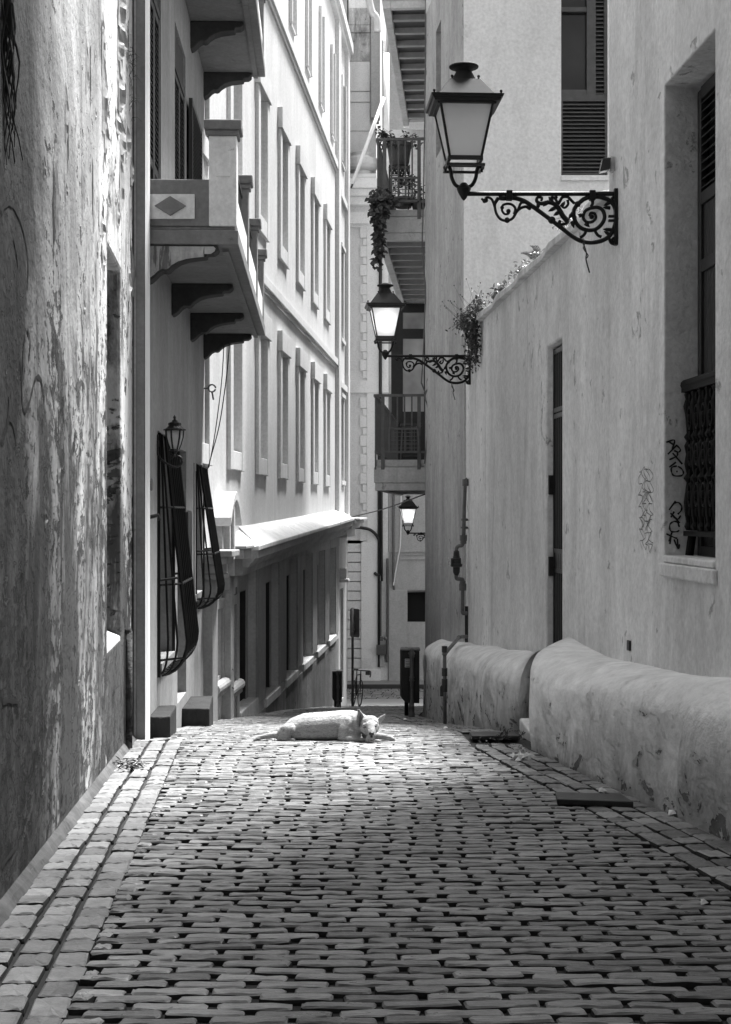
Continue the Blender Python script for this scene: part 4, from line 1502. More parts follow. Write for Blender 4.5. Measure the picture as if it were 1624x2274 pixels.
while z < 7.9:
    mb.hexa(((xu(1325), 22.68, z), (hw[1] - .04, 22.68, z), (hw[1] - .04, 22.73, z + .04), (xu(1325), 22.73, z + .04),
             (xu(1325), 22.68, z + .014), (hw[1] - .04, 22.68, z + .014), (hw[1] - .04, 22.73, z + .054), (xu(1325), 22.73, z + .054)))
    z += .062
mb.build("frame", 'mid_wood', win)
mb = MB(); mb.abox(hw[0] + .01, xu(1305), 22.752, 22.76, zv(195), 8.0)
mb.build("pane", 'glass', win)
mb = MB(); mb.abox(xu(1248), xu(1303), 22.762, 22.775, zv(43), zv(40))
mb.build("ceiling_light", 'neon', win)
mb = MB(); mb.abox(hw[0] - .01, hw[1] + .01, 22.55, 22.76, zv(402), hw[2] - .001)
mb.build("sill", 'rear_wall', win, bevel=.01)

# ================================================================== gallery building, right
B = thing("gallery_building", "building with two stacked galleries carrying grey iron railings over the street", "building", (2.5, 35, g(35)))
mb = MB()
mb.wall(wB, 27.42, 44.8, g(45) - .3, 9.5, [], .2)
mb.shell(wB, 27.42, 44.8, g(45) - .3, 9.5, 7)
mb.build("wall", 'gallery', B, weld=True)
mb = MB(); mb.quad(wB.pt(27.42, 0, 9.5), wB.pt(44.8, 0, 9.5), wB.pt(44.8, -7, 9.5), wB.pt(27.42, -7, 9.5))
mb.build("roof", 'far_grey', B)
GA, GB = 27.6, 36.2
def gallery(h, off, name_label, rail_top, curb):
    mb = MB()
    mb.wbox(wB, GA, GB, .0, off, h + .12, h + .40)           # fascia
    mb.wbox(wB, GA + .04, GB, .0, off - .05, h + .4005, h + .42)
    sl_ = mb.build("gallery", 'gallery', B, bevel=.012)
    sl_["label"] = name_label
    mb = MB()
    mb.wbox(wB, GA + .02, GB, off - .16, off - .02, h - .02, h + .119)
    mb.wbox(wB, GA + .02, GA + .16, .0, off - .161, h - .02, h + .119)
    mb.build("edge_beam", 'gallery', sl_, bevel=.01)
    mb = MB(); mb.wbox(wB, GA + .161, GB, .001, off - .161, h + .105, h + .118)  # dark sheet above the joists, added to paint in the shadows between them
    mb.build("joist_shadow", 'mid_wood', sl_)
    y = GA + .75
    while y < GB - .1:
        mb = MB()
        mb.wbox(wB, y, y + .12, .0, off - .162, h - .0, h + .104)
        y += .78
        mb.build("joist", 'soffit', sl_)
    if rail_top:
        mb = MB(); mb.wbox(wB, GA + .03, GA + .2, .0, off - .02, h + .4205, h + .54)
        mb.wbox(wB, GA + .2, GB, off - .18, off - .03, h + .4205, h + .54)
        mb.build("curb", 'gallery', sl_, bevel=.01)
        mb = MB()
        oo = off - .03
        mb.wbox(wB, GA - .01, GA + .05, .0, oo + .03, rail_top - .045, rail_top)
        mb.wbox(wB, GA + .05, GB, oo - .02, oo + .04, rail_top - .045, rail_top)
        mb.wbox(wB, GA + .0, GA + .04, .0, oo + .01, h + .66, h + .70)
        mb.wbox(wB, GA + .04, GB, oo - .01, oo + .02, h + .66, h + .70)
        n = 6
        for i in range(n + 1):
            q = lerp(.12, oo, i / n)
            thick = .032 if i in (5, 0) else .014
            z0 = h + .36 if i in (5, 0, 6) else h + .66
            mb.wbox(wB, GA - .005, GA + .03, q - thick, q + thick, z0, rail_top - .046)
        y = GA + .15
        while y < GB:
            mb.wbox(wB, y, y + .03, oo - .012, oo + .018, h + .66, rail_top - .046)
            y += .16
        mb.build("railing", 'grey_iron', sl_)
        mb = MB()
        x0, x1 = .13, off - .28
        zb, zt = h + .68, h + .68 + (.42)
        for q in (x0, x1):
            mb.wbox(wB, GA - .06, GA - .03, q - .018, q + .018, zb, zt)
        for z in (zb, zt):
            mb.wbox(wB, GA - .06, GA - .03, x0 + .019, x1 - .019, z - .018, z + .018)
        for i in range(1, 7):
            q = lerp(x0, x1, i / 7)
            mb.wbox(wB, GA - .05, GA - .04, q - .006, q + .006, zb, zt)
        for i in range(1, 6):
            z = lerp(zb, zt, i / 6)
            mb.wbox(wB, GA - .0505, GA - .0405, x0, x1, z - .006, z + .006)
        mb.build("mesh_panel", 'grey_iron', sl_)
    return sl_
gallery(.41, .94, "lower gallery with a railing and a mesh panel", 2.14, True)
gallery(4.95, .90, "upper gallery carrying the flower pots", 6.79, True)
gallery(9.17, .80, "roof slab over the upper gallery", None, False)
# wall with glazed door closing the lower gallery
mb = MB()
mb.abox(.62, 3.2, GB + .05, GB + .25, .95, 9.1)
mb.build("end_wall", 'far_wall', B)
y_ = GB
mb = MB()
xs_ = lambda u: px(u, 0, y_).x
zs_ = lambda v: px(0, v, y_).z
mb.abox(xs_(869), xs_(878), y_ - .02, y_ + .04, .95, zs_(674)); mb.abox(xs_(878), xs_(895), y_ - .01, y_ + .04, .95, zs_(674))
mb.abox(xs_(942), xs_(962), y_ - .01, y_ + .04, .95, zs_(674))
for va, vb in ((674, 694), (730, 752), (914, 1035)):
    mb.abox(xs_(895), xs_(942), y_ - .008, y_ + .04, zs_(vb), zs_(va))
dr = mb.build("glazed_door", 'dark_wood', B)
for va, vb in ((694, 730), (752, 914)):
    mb = MB(); mb.abox(xs_(895), xs_(942), y_ + .01, y_ + .03, zs_(vb), zs_(va))
    mb.build("pane", 'glass_pale', dr)

# ================================================================== far buildings across the cross street
FY = 51.4
fx = lambda u: px(u, 0, FY).x
fz = lambda v: px(0, v, FY).z
fb = lambda mb, u0, u1, v0, v1, d0, d1: mb.abox(fx(u0), fx(u1), FY - d1, FY - d0, fz(v1), fz(v0))
B = thing("far_building", "pale building with corner blocks and a grooved door closing the end of the street", "building", (-4, FY + 4, g(51)))
zb = g(51) - .1
mb = MB(); mb.abox(-16, fx(862), FY, FY + 9, zb, fz(440))
mb.build("wall", 'far_wall', B)
mb = MB(); fb(mb, 815, 841, 505, 1500, .0, .12)
mb.abox(fx(841), fx(863), FY - .06, FY - .001, fz(873), fz(500)); mb.abox(-16, fx(863), FY - .16, FY - .001, fz(873), fz(846))
mb.build("pilaster", 'far_white', B, bevel=.01)
k = 0
v = 505
while v < 1205:
    if not (835 < v < 873):
        mb = MB(); h_ = 25 if k % 2 == 0 else 17
        fb(mb, 800 if k % 2 == 0 else 806, 814.8, v, v + h_ - 1, .0, .1)
        mb.build("quoin", 'far_white', B, bevel=.012)
    v += 25 if k % 2 == 0 else 17
    k += 1
mb = MB()
for (v0, v1, d) in ((402, 412, .5), (412, 425, .62), (425, 440, .45), (440, 458, .3), (484, 500, .32), (473, 484, .2), (496, 506, .12)):
    mb.abox(-16, fx(863), FY - d, FY + .3, fz(v1), fz(v0) - .002)
mb.build("cornice", 'far_white', B, bevel=.012)
mb = MB(); fb(mb, 770, 814, 1200, 1482, -.02, .0)
fr = mb.build("garage_door", 'far_wall', B)
mb = MB()
for i in range(13):
    v0 = 1206 + i * 21.3
    fb(mb, 771, 802, v0 + 1, v0 + 20.4, .002, .05)
mb.build("door_panel", 'far_wall', fr, bevel=.008)
mb = MB(); fb(mb, 802.2, 840, 1204, 1486, .0, .13)
mb.build("pier", 'far_white', B, bevel=.01)
mb = MB(); fb(mb, 740, 845, 1485, 1512, .0, .16)
mb.build("plinth", 'far_white', B, bevel=.02)
mb = MB(); fb(mb, 804, 828, 1459, 1485, .131, .15)
vent = mb.build("vent", 'far_white', B)
mb = MB()
for i in range(8):
    fb(mb, 807, 825, 1463 + i * 2.4, 1464.4 + i * 2.4, .151, .165)
mb.build("slat", 'far_wall', vent)
mb = MB(); fb(mb, 812, 822, 1490, 1498, .161, .17)
mb.build("hatch", 'kerb', B)
# stone wall rising behind its cornice
mb = MB(); mb.abox(fx(740), fx(836), FY + 1.2, FY + 5, fz(440), fz(-30))
mb.build("upper_wall", 'far_wall', B)
mb = MB()
xq = lambda u: px(u, 0, FY + 1.2).x
zq = lambda v_: px(0, v_, FY + 1.2).z
for (v0, v1, m_) in ((20, 58, 0), (58, 75, 0), (75, 138, 0), (138, 204, 1), (206, 228, 1), (230, 292, 1), (294, 356, 1), (358, 420, 1)):
    mb.abox(xq(774), xq(822), FY + 1.1 - (.05 if v0 < 60 else 0), FY + 1.199, zq(v1) + .012, zq(v0), m_)
mb.build("stone_block", ['stained', 'far_wall'], B, bevel=.008)
mb = MB(); mb.abox(xq(824), xq(844), FY + .75, FY + 1.19, zq(268), zq(-30)); mb.abox(xq(826), xq(842), FY + .9, FY + 1.19, zq(276), zq(268) - .003)
mb.build("column", 'far_grey', B, bevel=.012)

T = thing("grey_tower", "tall plain grey building edge rising above the far end of the white facade", "building", (-2.2, 50, g(50)))
mb = MB()
mb.abox(-9, px(771, 0, 50).x, 50.0, 58, g(50), 18.5)
mb.build("wall", 'far_grey', T)
mb = MB(); mb.abox(px(771.3, 0, 50).x, px(774, 0, 50).x, 50.02, 50.3, px(0, 350, 50).z, 18.4)
mb.build("downpipe", 'black_iron', T)

G = thing("grey_far_building", "mid grey building with a black opening behind the farthest lamp", "building", (4, FY + 4, g(51)))
mb = MB()
mb.wall(Front(FY), fx(863), 16, zb, 18.0, [(fx(905), fx(960), fz(1382), fz(1314), .4)], .4)
mb.abox(fx(863), 16, FY + .41, FY + 9, zb, 18.0)
mb.build("wall", 'far_grey', G)
mb = MB(); mb.abox(fx(905) - .01, fx(960), FY + .3, FY + .4, fz(1382), fz(1314))
mb.build("opening", 'void', G)
mb = MB()
fb(mb, 863, 1100, 1222, 1226, .0, .05); fb(mb, 872, 1100, 1231, 1233, .0, .03); fb(mb, 872, 1100, 1240, 1242.5, .0, .04)
fb(mb, 862, 864.5, 1226.2, 1400, 0, .05)
mb.build("moulding", 'far_grey', G)
mb = MB()
mb.prism([(fx(863), zb), (fx(905), zb), (fx(905), fz(1310)), (fx(872), fz(1310)), (fx(863), fz(1303))], lambda a, b: (a, FY - .10, b), lambda a, b: (a, FY - .001, b))
mb.build("pier", 'far_grey', G, bevel=.01)
# cables and service pipes on the far walls
def pline(name, mat, label, cat, pts, r, group=None, n=7):
    mb = MB(); mb.tube(pts, r, n)
    return tag(mb.build(name, mat, smooth=True), label, cat, group)
P_ = lambda u, v, o=.1: Vector((fx(u), FY - o, fz(v)))
mb = MB(); mb.tube([P_(845, 560, .2), P_(845, 1275, .2)], .055, 8); mb.tube([P_(841.5, 900, .18), P_(841.5, 1480, .18)], .045, 8)
mb.tube(smooth_path([P_(786, 1171, .3), P_(805, 1172, .3), P_(825, 1178, .25), P_(840, 1195, .2), P_(846, 1220, .2), P_(845, 1270, .2), P_(838, 1276, .2), P_(832, 1272, .15)]), .05, 8)
mb.tube([P_(847.5, 1085, .2), P_(848, 1290, .2)], .04, 8)
tag(mb.build("cable_bundle", 'black_iron', smooth=True), "thick bundle of black cables running down the corner of the far pale building", "cables")
pline("service_pipe", 'grey_iron', "grey service pipe bending round at the foot of the far grey wall", "pipe",
      smooth_path([P_(861, 1240, .12), P_(861, 1400, .12), P_(859.5, 1440, .14), P_(859, 1470, .14)]), .05)
pline("conduit", 'pipe', "pale conduit dropping down the far grey wall and turning right", "pipe",
      [P_(874, 1040, .06), P_(874, 1300, .06), P_(876, 1311, .06), P_(882, 1314, .06), P_(960, 1312, .06)], .04)
pline("conduit", 'pipe_white', "thin white conduit dangling beside the farthest lamp", "pipe",
      smooth_path([P_(891, 1000, .06), P_(890, 1190, .06), P_(884, 1240, .06), P_(877, 1280, .06), P_(874, 1300, .1)]), .025)
T = thing("junction_box", "grey metal junction box hanging from the pipes at the far corner", "box", P_(849, 1454, .1))
mb = MB(); fb(mb, 836, 857, 1431, 1453, .13, .32)
mb.build("case", 'grey_iron', T, bevel=.015)
mb = MB(); fb(mb, 843, 851, 1413, 1422, .13, .2); mb.tube([P_(846, 1412, .17), P_(846, 1290, .17)], .03, 6); mb.ball(P_(856, 1417, .18), .07)
mb.build("meter", 'pipe', T)
mb = MB(); fb(mb, 837, 853, 1453.5, 1480, .12, .2)
mb.build("lower_box", 'stained', T, bevel=.02)

# roof exhaust, its pole and pipes
T = thing("roof_exhaust", "round galvanised exhaust fan standing on the far cornice", "fan", (fx(800), FY + .35, fz(402)))
mb = MB(); cx = fx(803)
mb.lathe([(.36, 0), (.36, .35), (.42, .36)], (cx, FY + .1, fz(402)), 24)
mb.build("base", 'sheet_metal', T, smooth=False)
mb = MB(); mb.lathe([(.42, .34), (.52, .42), (.56, .52), (.56, .72), (.5, .8), (.36, .84), (.36, .95), (.1, .98)], (cx, FY + .1, fz(402)), 24)
mb.build("hood", 'sheet_metal', T, smooth=False)
o = pline("exhaust_duct", 'pipe_white', "horizontal white duct lying on the far cornice below the round fan", "duct", [Vector((fx(778), FY - .35, fz(397))), Vector((fx(836), FY - .35, fz(397)))], .11)
o = pline("diagonal_pole", 'pipe_white', "thick white pole leaning diagonally across the gap in front of the round fan", "pole",
          [px(783, 408, 46.0), px(853, 216, 46.0)], .055)
mb = MB(); mb.tube([px(783, 409, 46.0), px(780, 417, 46.0)], .03); tag(mb.build("pole_clamp", 'black_iron'), "dark clamp at the lower end of the white diagonal pole", "clamp")
o = pline("vent_pipe", 'pipe_white', "tall white vent pipe standing left of the upper gallery", "pipe", [px(858, 425, 49), px(858, 118, 49)], .10)
o = pline("vent_pipe", 'pipe_white', "thin white vent pipe rising behind the flower pot", "pipe", [px(874, 425, 49), px(874, 330, 49)], .06)
o = pline("drain_stack", 'black_iron', "thin dark drain pipe running down between the white wall and the upper gallery", "pipe", [px(853, 560, 50.5), px(852, 90, 50.5)], .045)
mb = MB()
pts = [px(818, -10, 49), px(826, 25, 49), px(836, 40, 49), px(838, 70, 49)]
mb.tube(smooth_path(pts), .12, 10)
tag(mb.build("torn_wrap", 'sheet_metal', smooth=True), "torn silvery pipe wrap hanging at the top of the gap", "pipe wrap")

# ================================================================== street lamps
LS = .001612 * .9987
def zl(x, y):
    """pixel of the enlarged photo -> (distance from the wall, height relative to the arm)"""
    return ((1558 - x) * LS * .636 * 1.0, (1112 - y) * LS * .636)
# local frame: wall at x = 0, arm along -X
def street_lamp(loc, label, lit, old_cap=True, power=30, grp="wall lamps along the street"):
    T = thing("street_lamp", label, "lamp", loc, grp)
    O = Vector(loc)
    q = lambda a, z, y=0: Vector((O.x - a, O.y + y, O.z + z))
    Z = lambda x, y: q(*zl(x, y))
    LX = zl(335, 0)[0]
    # arm and ironwork
    mb = MB()
    mb.tube([q(0, 0), q(LX - .02, 0)], .019, 10)
    mb.abox(O.x - .03, O.x + .0, O.y - .03, O.y + .03, O.z - .30 - .12, O.z + .04)
    for x in (697, 1357):
        a, z = zl(x, 1112)
        mb.abox(O.x - a - .024, O.x - a + .024, O.y - .03, O.y + .03, O.z - .055, O.z + .026)
    arm = mb.build("bracket_arm", 'iron_gloss', T, bevel=.004)
    mb = MB()
    def sc(pts, r0, r1=None, n=7, sm=5):
        p = smooth_path([Z(*a) for a in pts], sm)
        r1 = r0 if r1 is None else r1
        mb.tube(p, [lerp(r0, r1, i / (len(p) - 1)) for i in range(len(p))], n)
    def sp(cx, cy, r0, r1, a0, a1, t0, t1):
        p = [Z(*a) for a in spiral(cx, cy, r0, r1, a0, a1, 30)]
        mb.tube(p, [lerp(t0, t1, i / (len(p) - 1)) for i in range(len(p))], 7)
    def bud(x, y, r=.02, n=8):
        mb.ball(Z(x, y), r, n)
    # diagonal strut running into the two scrolls
    sc([(610, 1145), (650, 1150), (720, 1145), (790, 1160), (850, 1190), (940, 1255), (1035, 1325), (1120, 1390), (1190, 1445), (1260, 1485), (1340, 1500), (1420, 1490), (1480, 1460), (1520, 1410), (1545, 1330), (1545, 1250), (1515, 1185), (1460, 1150), (1380, 1135), (1300, 1150), (1245, 1190)], .019, .019)
    sc([(1245, 1190), (1212, 1240), (1215, 1310), (1250, 1370), (1310, 1400), (1380, 1395), (1430, 1355), (1455, 1300), (1440, 1245), (1400, 1220), (1345, 1225)], .018, .016)
    sc([(1345, 1225), (1300, 1250), (1285, 1300), (1310, 1335), (1355, 1335), (1385, 1305), (1375, 1270), (1345, 1265), (1335, 1290)], .015, .011)
    bud(1352, 1295, .022); bud(1035, 1322, .032, 10); bud(1240, 1195, .027)
    # small front scroll
    sc([(475, 1150), (505, 1175), (520, 1165), (510, 1145), (535, 1142), (560, 1160), (580, 1210), (595, 1270), (630, 1315), (680, 1325), (725, 1305), (755, 1255), (790, 1225), (830, 1215), (855, 1230)], .010, .013)
    bud(500, 1168, .02); bud(680, 1322, .025); bud(858, 1228, .016)
    sc([(610, 1145), (585, 1185), (580, 1215)], .017, .012)
    sc([(830, 1180), (790, 1185), (765, 1240), (748, 1265)], .013, .01)
    sc([(735, 1275), (745, 1230), (720, 1200), (680, 1192), (645, 1205), (640, 1245), (660, 1272), (690, 1270), (700, 1245)], .012, .009)
    bud(690, 1250, .02); bud(640, 1222, .017)
    # middle leaf scroll
    sc([(1165, 1330), (1125, 1290), (1090, 1230), (1050, 1190), (1000, 1180), (950, 1190), (915, 1170), (925, 1140), (955, 1145), (950, 1170)], .024, .010)
    sc([(1215, 1190), (1190, 1165), (1160, 1138), (1120, 1140), (1100, 1170), (1085, 1195)], .013, .013)
    sc([(1160, 1160), (1165, 1195), (1140, 1222), (1120, 1215), (1130, 1190)], .012, .009)
    sc([(1085, 1195), (1060, 1150), (1030, 1140), (1045, 1165)], .013, .008); bud(1068, 1140, .016)
    sc([(1165, 1330), (1140, 1350), (1105, 1355), (1090, 1335)], .014, .01); bud(1098, 1333, .015)
    for (x, y, dx, dy, L) in ((1010, 1175, -1, .8, .06), (1040, 1185, -.6, -1, .06), (1060, 1225, -1, .5, .06), (1090, 1260, -1, .6, .05), (1110, 1215, .7, -1, .055),
                              (930, 1190, -.2, 1, .05), (1195, 1330, .3, 1, .06), (1205, 1260, -.7, 1, .07), (1250, 1290, 1, -.5, .06), (1300, 1345, 1, .9, .05)):
        p = Z(x, y); d = Vector((dx, 0, -dy)).normalized()
        mb.tube([p, p + d * L * .5, p + d * L], [.018, .016, .003], 6)
    for (x, y, dx, dy, L) in ((1500, 1180, -1, .5, .06), (1500, 1225, -1, -.1, .06), (1500, 1440, -1, -.6, .06), (1510, 1400, -1, -.1, .07), (1300, 1500, -1, -1, .04)):
        p = Z(x, y); d = Vector((dx, 0, -dy)).normalized()
        mb.tube([p, p + d * L * .6, p + d * L], [.016, .014, .003], 6)
    for (cx, cy) in ((1535, 1160), (1535, 1485)):
        sp(cx, cy, 26, 7, 0, 480, .014, .010)
    sc([(1515, 1185), (1505, 1165), (1525, 1140), (1555, 1140)], .013); sc([(1490, 1460), (1505, 1500), (1530, 1510), (1555, 1505)], .013)
    sc([(1310, 1405), (1290, 1440), (1260, 1460)], .013); sc([(1375, 1400), (1400, 1440), (1430, 1455)], .013)
    sc([(1357, 1160), (1360, 1190), (1345, 1215)], .015, .012)
    mb.abox(*[v_ for v_ in (O.x - .075, O.x - .0, O.y - .022, O.y + .022, Z(0, 1335).z, Z(0, 1318).z)])
    mb.abox(O.x - .075, O.x - .0, O.y - .022, O.y + .022, Z(0, 1300).z, Z(0, 1283).z)
    mb.build("scrollwork", 'iron_gloss', arm, smooth=True)
    mb = MB()
    cpts = smooth_path([Z(1275, 1480), Z(1290, 1530) + Vector((0, -.02, 0)), Z(1310, 1585), Z(1305, 1640) + Vector((0, -.02, 0)), Z(1335, 1740)], 5)
    mb.tube(cpts, .0065, 5); mb.tube([p + Vector((.012 * math.sin(i * .7), -.01, -.01 * i / 10)) for i, p in enumerate(cpts[:14])], .005, 5)
    mb.build("loose_wire", 'black_iron', arm)
    # knob and yoke under the lantern
    C = q(LX, 0)
    zy = lambda y: zl(0, y)[1]
    mb = MB()
    mb.lathe([(.006, zy(1165)), (.02, zy(1150)), (.046, zy(1105)), (.058, zy(1078)), (.06, zy(1068)), (.045, zy(1055)), (.03, zy(1035)), (.02, zy(1025))], C, 14)
    yk = []
    for s_ in (-1, 1):
        p = [(.03, zy(1062)), (.07, zy(1040)), (.098, zy(985)), (.104, zy(940)), (.115, zy(905)), (.135, zy(872))]
        for yo in (0,):
            mb.tube(smooth_path([C + Vector((s_ * a, yo, z)) for a, z in p], 4), .0155, 8)
        for dx_, dy_ in ((s_, 0),):
            mb.ball(C + Vector((dx_ * .150, dy_ * .150, zy(905))), .02, 8)
            mb.tube([C + Vector((dx_ * .147, dy_ * .147, zy(940))), C + Vector((dx_ * .147, dy_ * .147, zy(880)))], .010, 6)
    mb.build("yoke", 'iron_gloss', T, smooth=True)
    # body: four sided, turned a little towards the street
    rot = Matrix.Rotation(math.radians(3.0), 3, 'Z')
    def R(x, y, z):
        return C + rot @ Vector((x, y, z))
    zb_, zt_ = zy(845), zy(443)
    wb_, wt_ = .126, .212
    fr = .023
    mb = MB()
    for sx in (-1, 1):
        for sy in (-1, 1):
            p0_, p1_ = R(sx * wb_, sy * wb_, zb_ - .01), R(sx * wt_, sy * wt_, zt_ + .01)
            mb.tube([p0_, p1_], fr * .62, 4)
    def ringbar(w0, z0, z1, t, w1=None):
        w1 = w0 if w1 is None else w1
        for a in range(4):
            r2 = Matrix.Rotation(a * math.pi / 2, 3, 'Z')
            P = [(-w0 - .001 * a, -w0 - t, z0), (w0, -w0 - t, z0), (w0, -w0 + t, z0), (-w0, -w0 + t, z0),
                 (-w1 - .001 * a, -w1 - t, z1), (w1, -w1 - t, z1), (w1, -w1 + t, z1), (-w1, -w1 + t, z1)]
            mb.hexa([C + rot @ (r2 @ Vector(v_)) for v_ in P])
    ringbar(wb_ + .004, zb_ - .025, zb_ + .008, .012)
    ringbar(wt_ + .006, zt_ - .005, zt_ + .058, .016, wt_ + .015)
    ringbar(wb_ + .02, zb_ - .075, zb_ - .055, .010)
    mb.build("frame", 'black_iron', T)
    for a in range(4):
        r2 = Matrix.Rotation(a * math.pi / 2, 3, 'Z')
        P = [(-wb_, -wb_ + .004, zb_), (wb_, -wb_ + .004, zb_), (wt_, -wt_ + .004, zt_), (-wt_, -wt_ + .004, zt_)]
        mb = MB(); mb.quad(*[C + rot @ (r2 @ Vector(v_)) for v_ in P])
        mb.build("pane", 'lantern_lit' if lit else 'lantern_glass', T)
    # roof
    mb = MB()
    e = .292
    zr0, zr1, zr2 = zy(440), zy(385), zy(228)
    def frustum(w0, z0, w1, z1):
        mb.hexa([R(-w0, -w0, z0), R(w0, -w0, z0), R(w0, w0, z0), R(-w0, w0, z0), R(-w1, -w1, z1), R(w1, -w1, z1), R(w1, w1, z1), R(-w1, w1, z1)])
    frustum(.237, zr1 + .001, .124, zr2)
    rf = mb.build("roof", 'lamp_roof', T, bevel=.006)
    mb = MB()
    P4 = [(-e, -e), (e, -e), (e, e), (-e, e)]
    mb.hexa([R(x_ * .97, y_ * .97, zr1 - .022) for x_, y_ in P4] + [R(x_, y_, zr1) for x_, y_ in P4])
    mb.hexa([R(x_ * .9, y_ * .9, zr1 - .05) for x_, y_ in P4] + [R(x_ * .93, y_ * .93, zr1 - .0225) for x_, y_ in P4])
    mb.build("eave", 'black_iron', rf)
    for sx in (-1, 1):
        for sy in (-1, 1):
            for w_, z_ in ((.268, zr1), (.108, zr2)):
                mb = MB()
                c_ = R(sx * w_, sy * w_, z_)
                mb.tube([c_, c_ + Vector((0, 0, .016))], .007, 6); mb.ball(c_ + Vector((0, 0, .022)), .0125, 8)
                mb.build("finial", 'lamp_roof', rf, smooth=True)
    mb = MB()
    if old_cap:
        mb.lathe([(.112, zr2 + .001), (.068, zy(150)), (.064, zy(142)), (.088, zy(118)), (.118, zy(112)), (.122, zy(100)), (.11, zy(92)), (.06, zy(80)), (.045, zy(72)), (.03, zy(68))], C, 24)
    else:
        mb.lathe([(.10, zr2 + .001), (.05, zy(160)), (.04, zy(150)), (.088, zy(110)), (.092, zy(104)), (.05, zy(90)), (.052, zy(78)), (.02, zy(72))], C, 20)
    mb.build("chimney", 'lamp_roof' if old_cap else 'black_iron', rf, bevel=.003)
    if lit:
        mb = MB(); mb.ball(C + Vector((0, 0, (zb_ + zt_) / 2)), .03, 10)
        bl = mb.build("bulb", emis("lamp_bulb", .9, 12), T)
        ld = bpy.data.lights.new("lamp_light", 'POINT'); ld.energy = power; ld.shadow_soft_size = .045
        lo = bpy.data.objects.new("lamp_light", ld); COL.objects.link(lo)
        lo.parent = T; lo.location = C + Vector((0, -.02, (zb_ + zt_) / 2 + .06)) - O
    return T
y1, y2 = 12.4, 22.0
street_lamp(wR.pt(y1, .0, px(0, 430, y1).z), "large unlit lantern with a milky pane on a scrolled bracket, nearest of the lamps", False)
c2 = px(1037, 790.5, y2)
c2.x = wR.pt(y2, 0, 0).x
T2 = street_lamp(c2, "glowing lantern on a scrolled bracket in front of the lower gallery", True, True, .75)
T2.scale = (.985, .985, .985)
y3 = 40.0
c3 = px(993, 1184, y3)
c3.x = wB.pt(y3, 0, 0).x + .34
T3 = street_lamp(c3, "small bright lantern with a pointed cap, farthest down the street", True, False, .9)
T3.scale = (.93, .93, .93)

# ================================================================== dog
DY = 13.72
DK = .000896
D0 = px(728, 1641, DY); D0.z = g(DY) + .004
dp = lambda x, y, d=0.0: Vector(((x - 800) * DK, d, (432 - y) * DK - .15 * d * min(1, max(0, (430 - y) / (60 if x > 1150 else 110)))))
DOG = MB()
def chain(pts, n=6, q=12):
    """pts: (x, y, d, r[, rdepth]) in photo pixels / metres; overlapping balls along a smooth line"""
    for i in range(len(pts) - 1):
        a, b = pts[i], pts[i + 1]
        for k in range(n + (i == len(pts) - 2)):
            t = k / n
            r = lerp(a[3], b[3], t) * DK
            ra = lerp(a[4] if len(a) > 4 else a[3] * DK, b[4] if len(b) > 4 else b[3] * DK, t)
            DOG.ball(D0 + dp(lerp(a[0], b[0], t), lerp(a[1], b[1], t), lerp(a[2], b[2], t)), (r, ra, r), q)
# trunk
chain([(360, 372, 0, 56, .08), (415, 342, 0, 84, .10), (490, 312, .01, 112, .12), (590, 293, .02, 130, .14), (700, 288, .02, 134, .145), (820, 283, .02, 138, .15), (940, 272, .02, 138, .15), (1030, 262, .02, 128, .14), (1095, 265, 0, 112, .12)], 6, 18)
chain([(470, 375, 0, 62, .11), (600, 372, 0, 64, .128), (760, 372, 0, 64, .13), (900, 368, 0, 64, .13)], 6, 14)
# thigh and hind legs
chain([(352, 372, -.09, 62, .05), (395, 340, -.10, 72, .05), (430, 330, -.09, 60, .05)], 5, 14)
chain([(330, 380, -.08, 46), (260, 378, -.08, 34), (190, 388, -.08, 28), (130, 397, -.09, 25)], 6)
chain([(130, 396, -.09, 27), (105, 407, -.10, 27), (78, 417, -.11, 17)], 4)
chain([(300, 405, .06, 28), (220, 412, .10, 16), (190, 416, .11, 14)], 5)
chain([(330, 400, -.11, 34), (420, 412, -.13, 24), (470, 416, -.13, 16)], 4)
# shoulder, fore legs
chain([(1010, 270, -.09, 80, .07), (975, 330, -.13, 64, .05), (945, 390, -.15, 42)], 6, 14)
chain([(945, 398, -.15, 36), (1010, 400, -.17, 33), (1090, 404, -.19, 29), (1160, 410, -.2, 23)], 6)
chain([(1160, 411, -.2, 22), (1200, 416, -.21, 18)], 3)
chain([(1020, 340, -.12, 60), (1090, 370, -.15, 50)], 4)
chain([(1180, 380, -.06, 40), (1300, 388, -.09, 35), (1390, 398, -.11, 30), (1430, 404, -.12, 28), (1456, 411, -.125, 20)], 6)
chain([(1240, 415, -.24, 22), (1290, 416, -.25, 20), (1322, 416, -.25, 15)], 4)
# neck and head
chain([(1040, 250, -.02, 108, .11), (1110, 262, -.07, 104, .1), (1165, 285, -.13, 84, .08)], 6, 16)
chain([(1203, 268, -.20, 78, .075), (1238, 264, -.205, 74, .07)], 4, 18)
chain([(1173, 322, -.22, 46, .045), (1196, 345, -.24, 40, .04)], 4)
chain([(1284, 300, -.22, 36, .036), (1272, 335, -.24, 34, .036)], 4)
chain([(1231, 300, -.27, 58, .045), (1235, 345, -.30, 50, .045), (1238, 380, -.325, 45, .04)], 6, 16)
chain([(1220, 404, -.29, 46, .045), (1242, 408, -.325, 34, .032)], 3)
for x, y in ((1182, 284), (1274, 278)):
    chain([(x - 18, y + 3, -.268, 17), (x + 16, y, -.275, 15)], 3, 8)
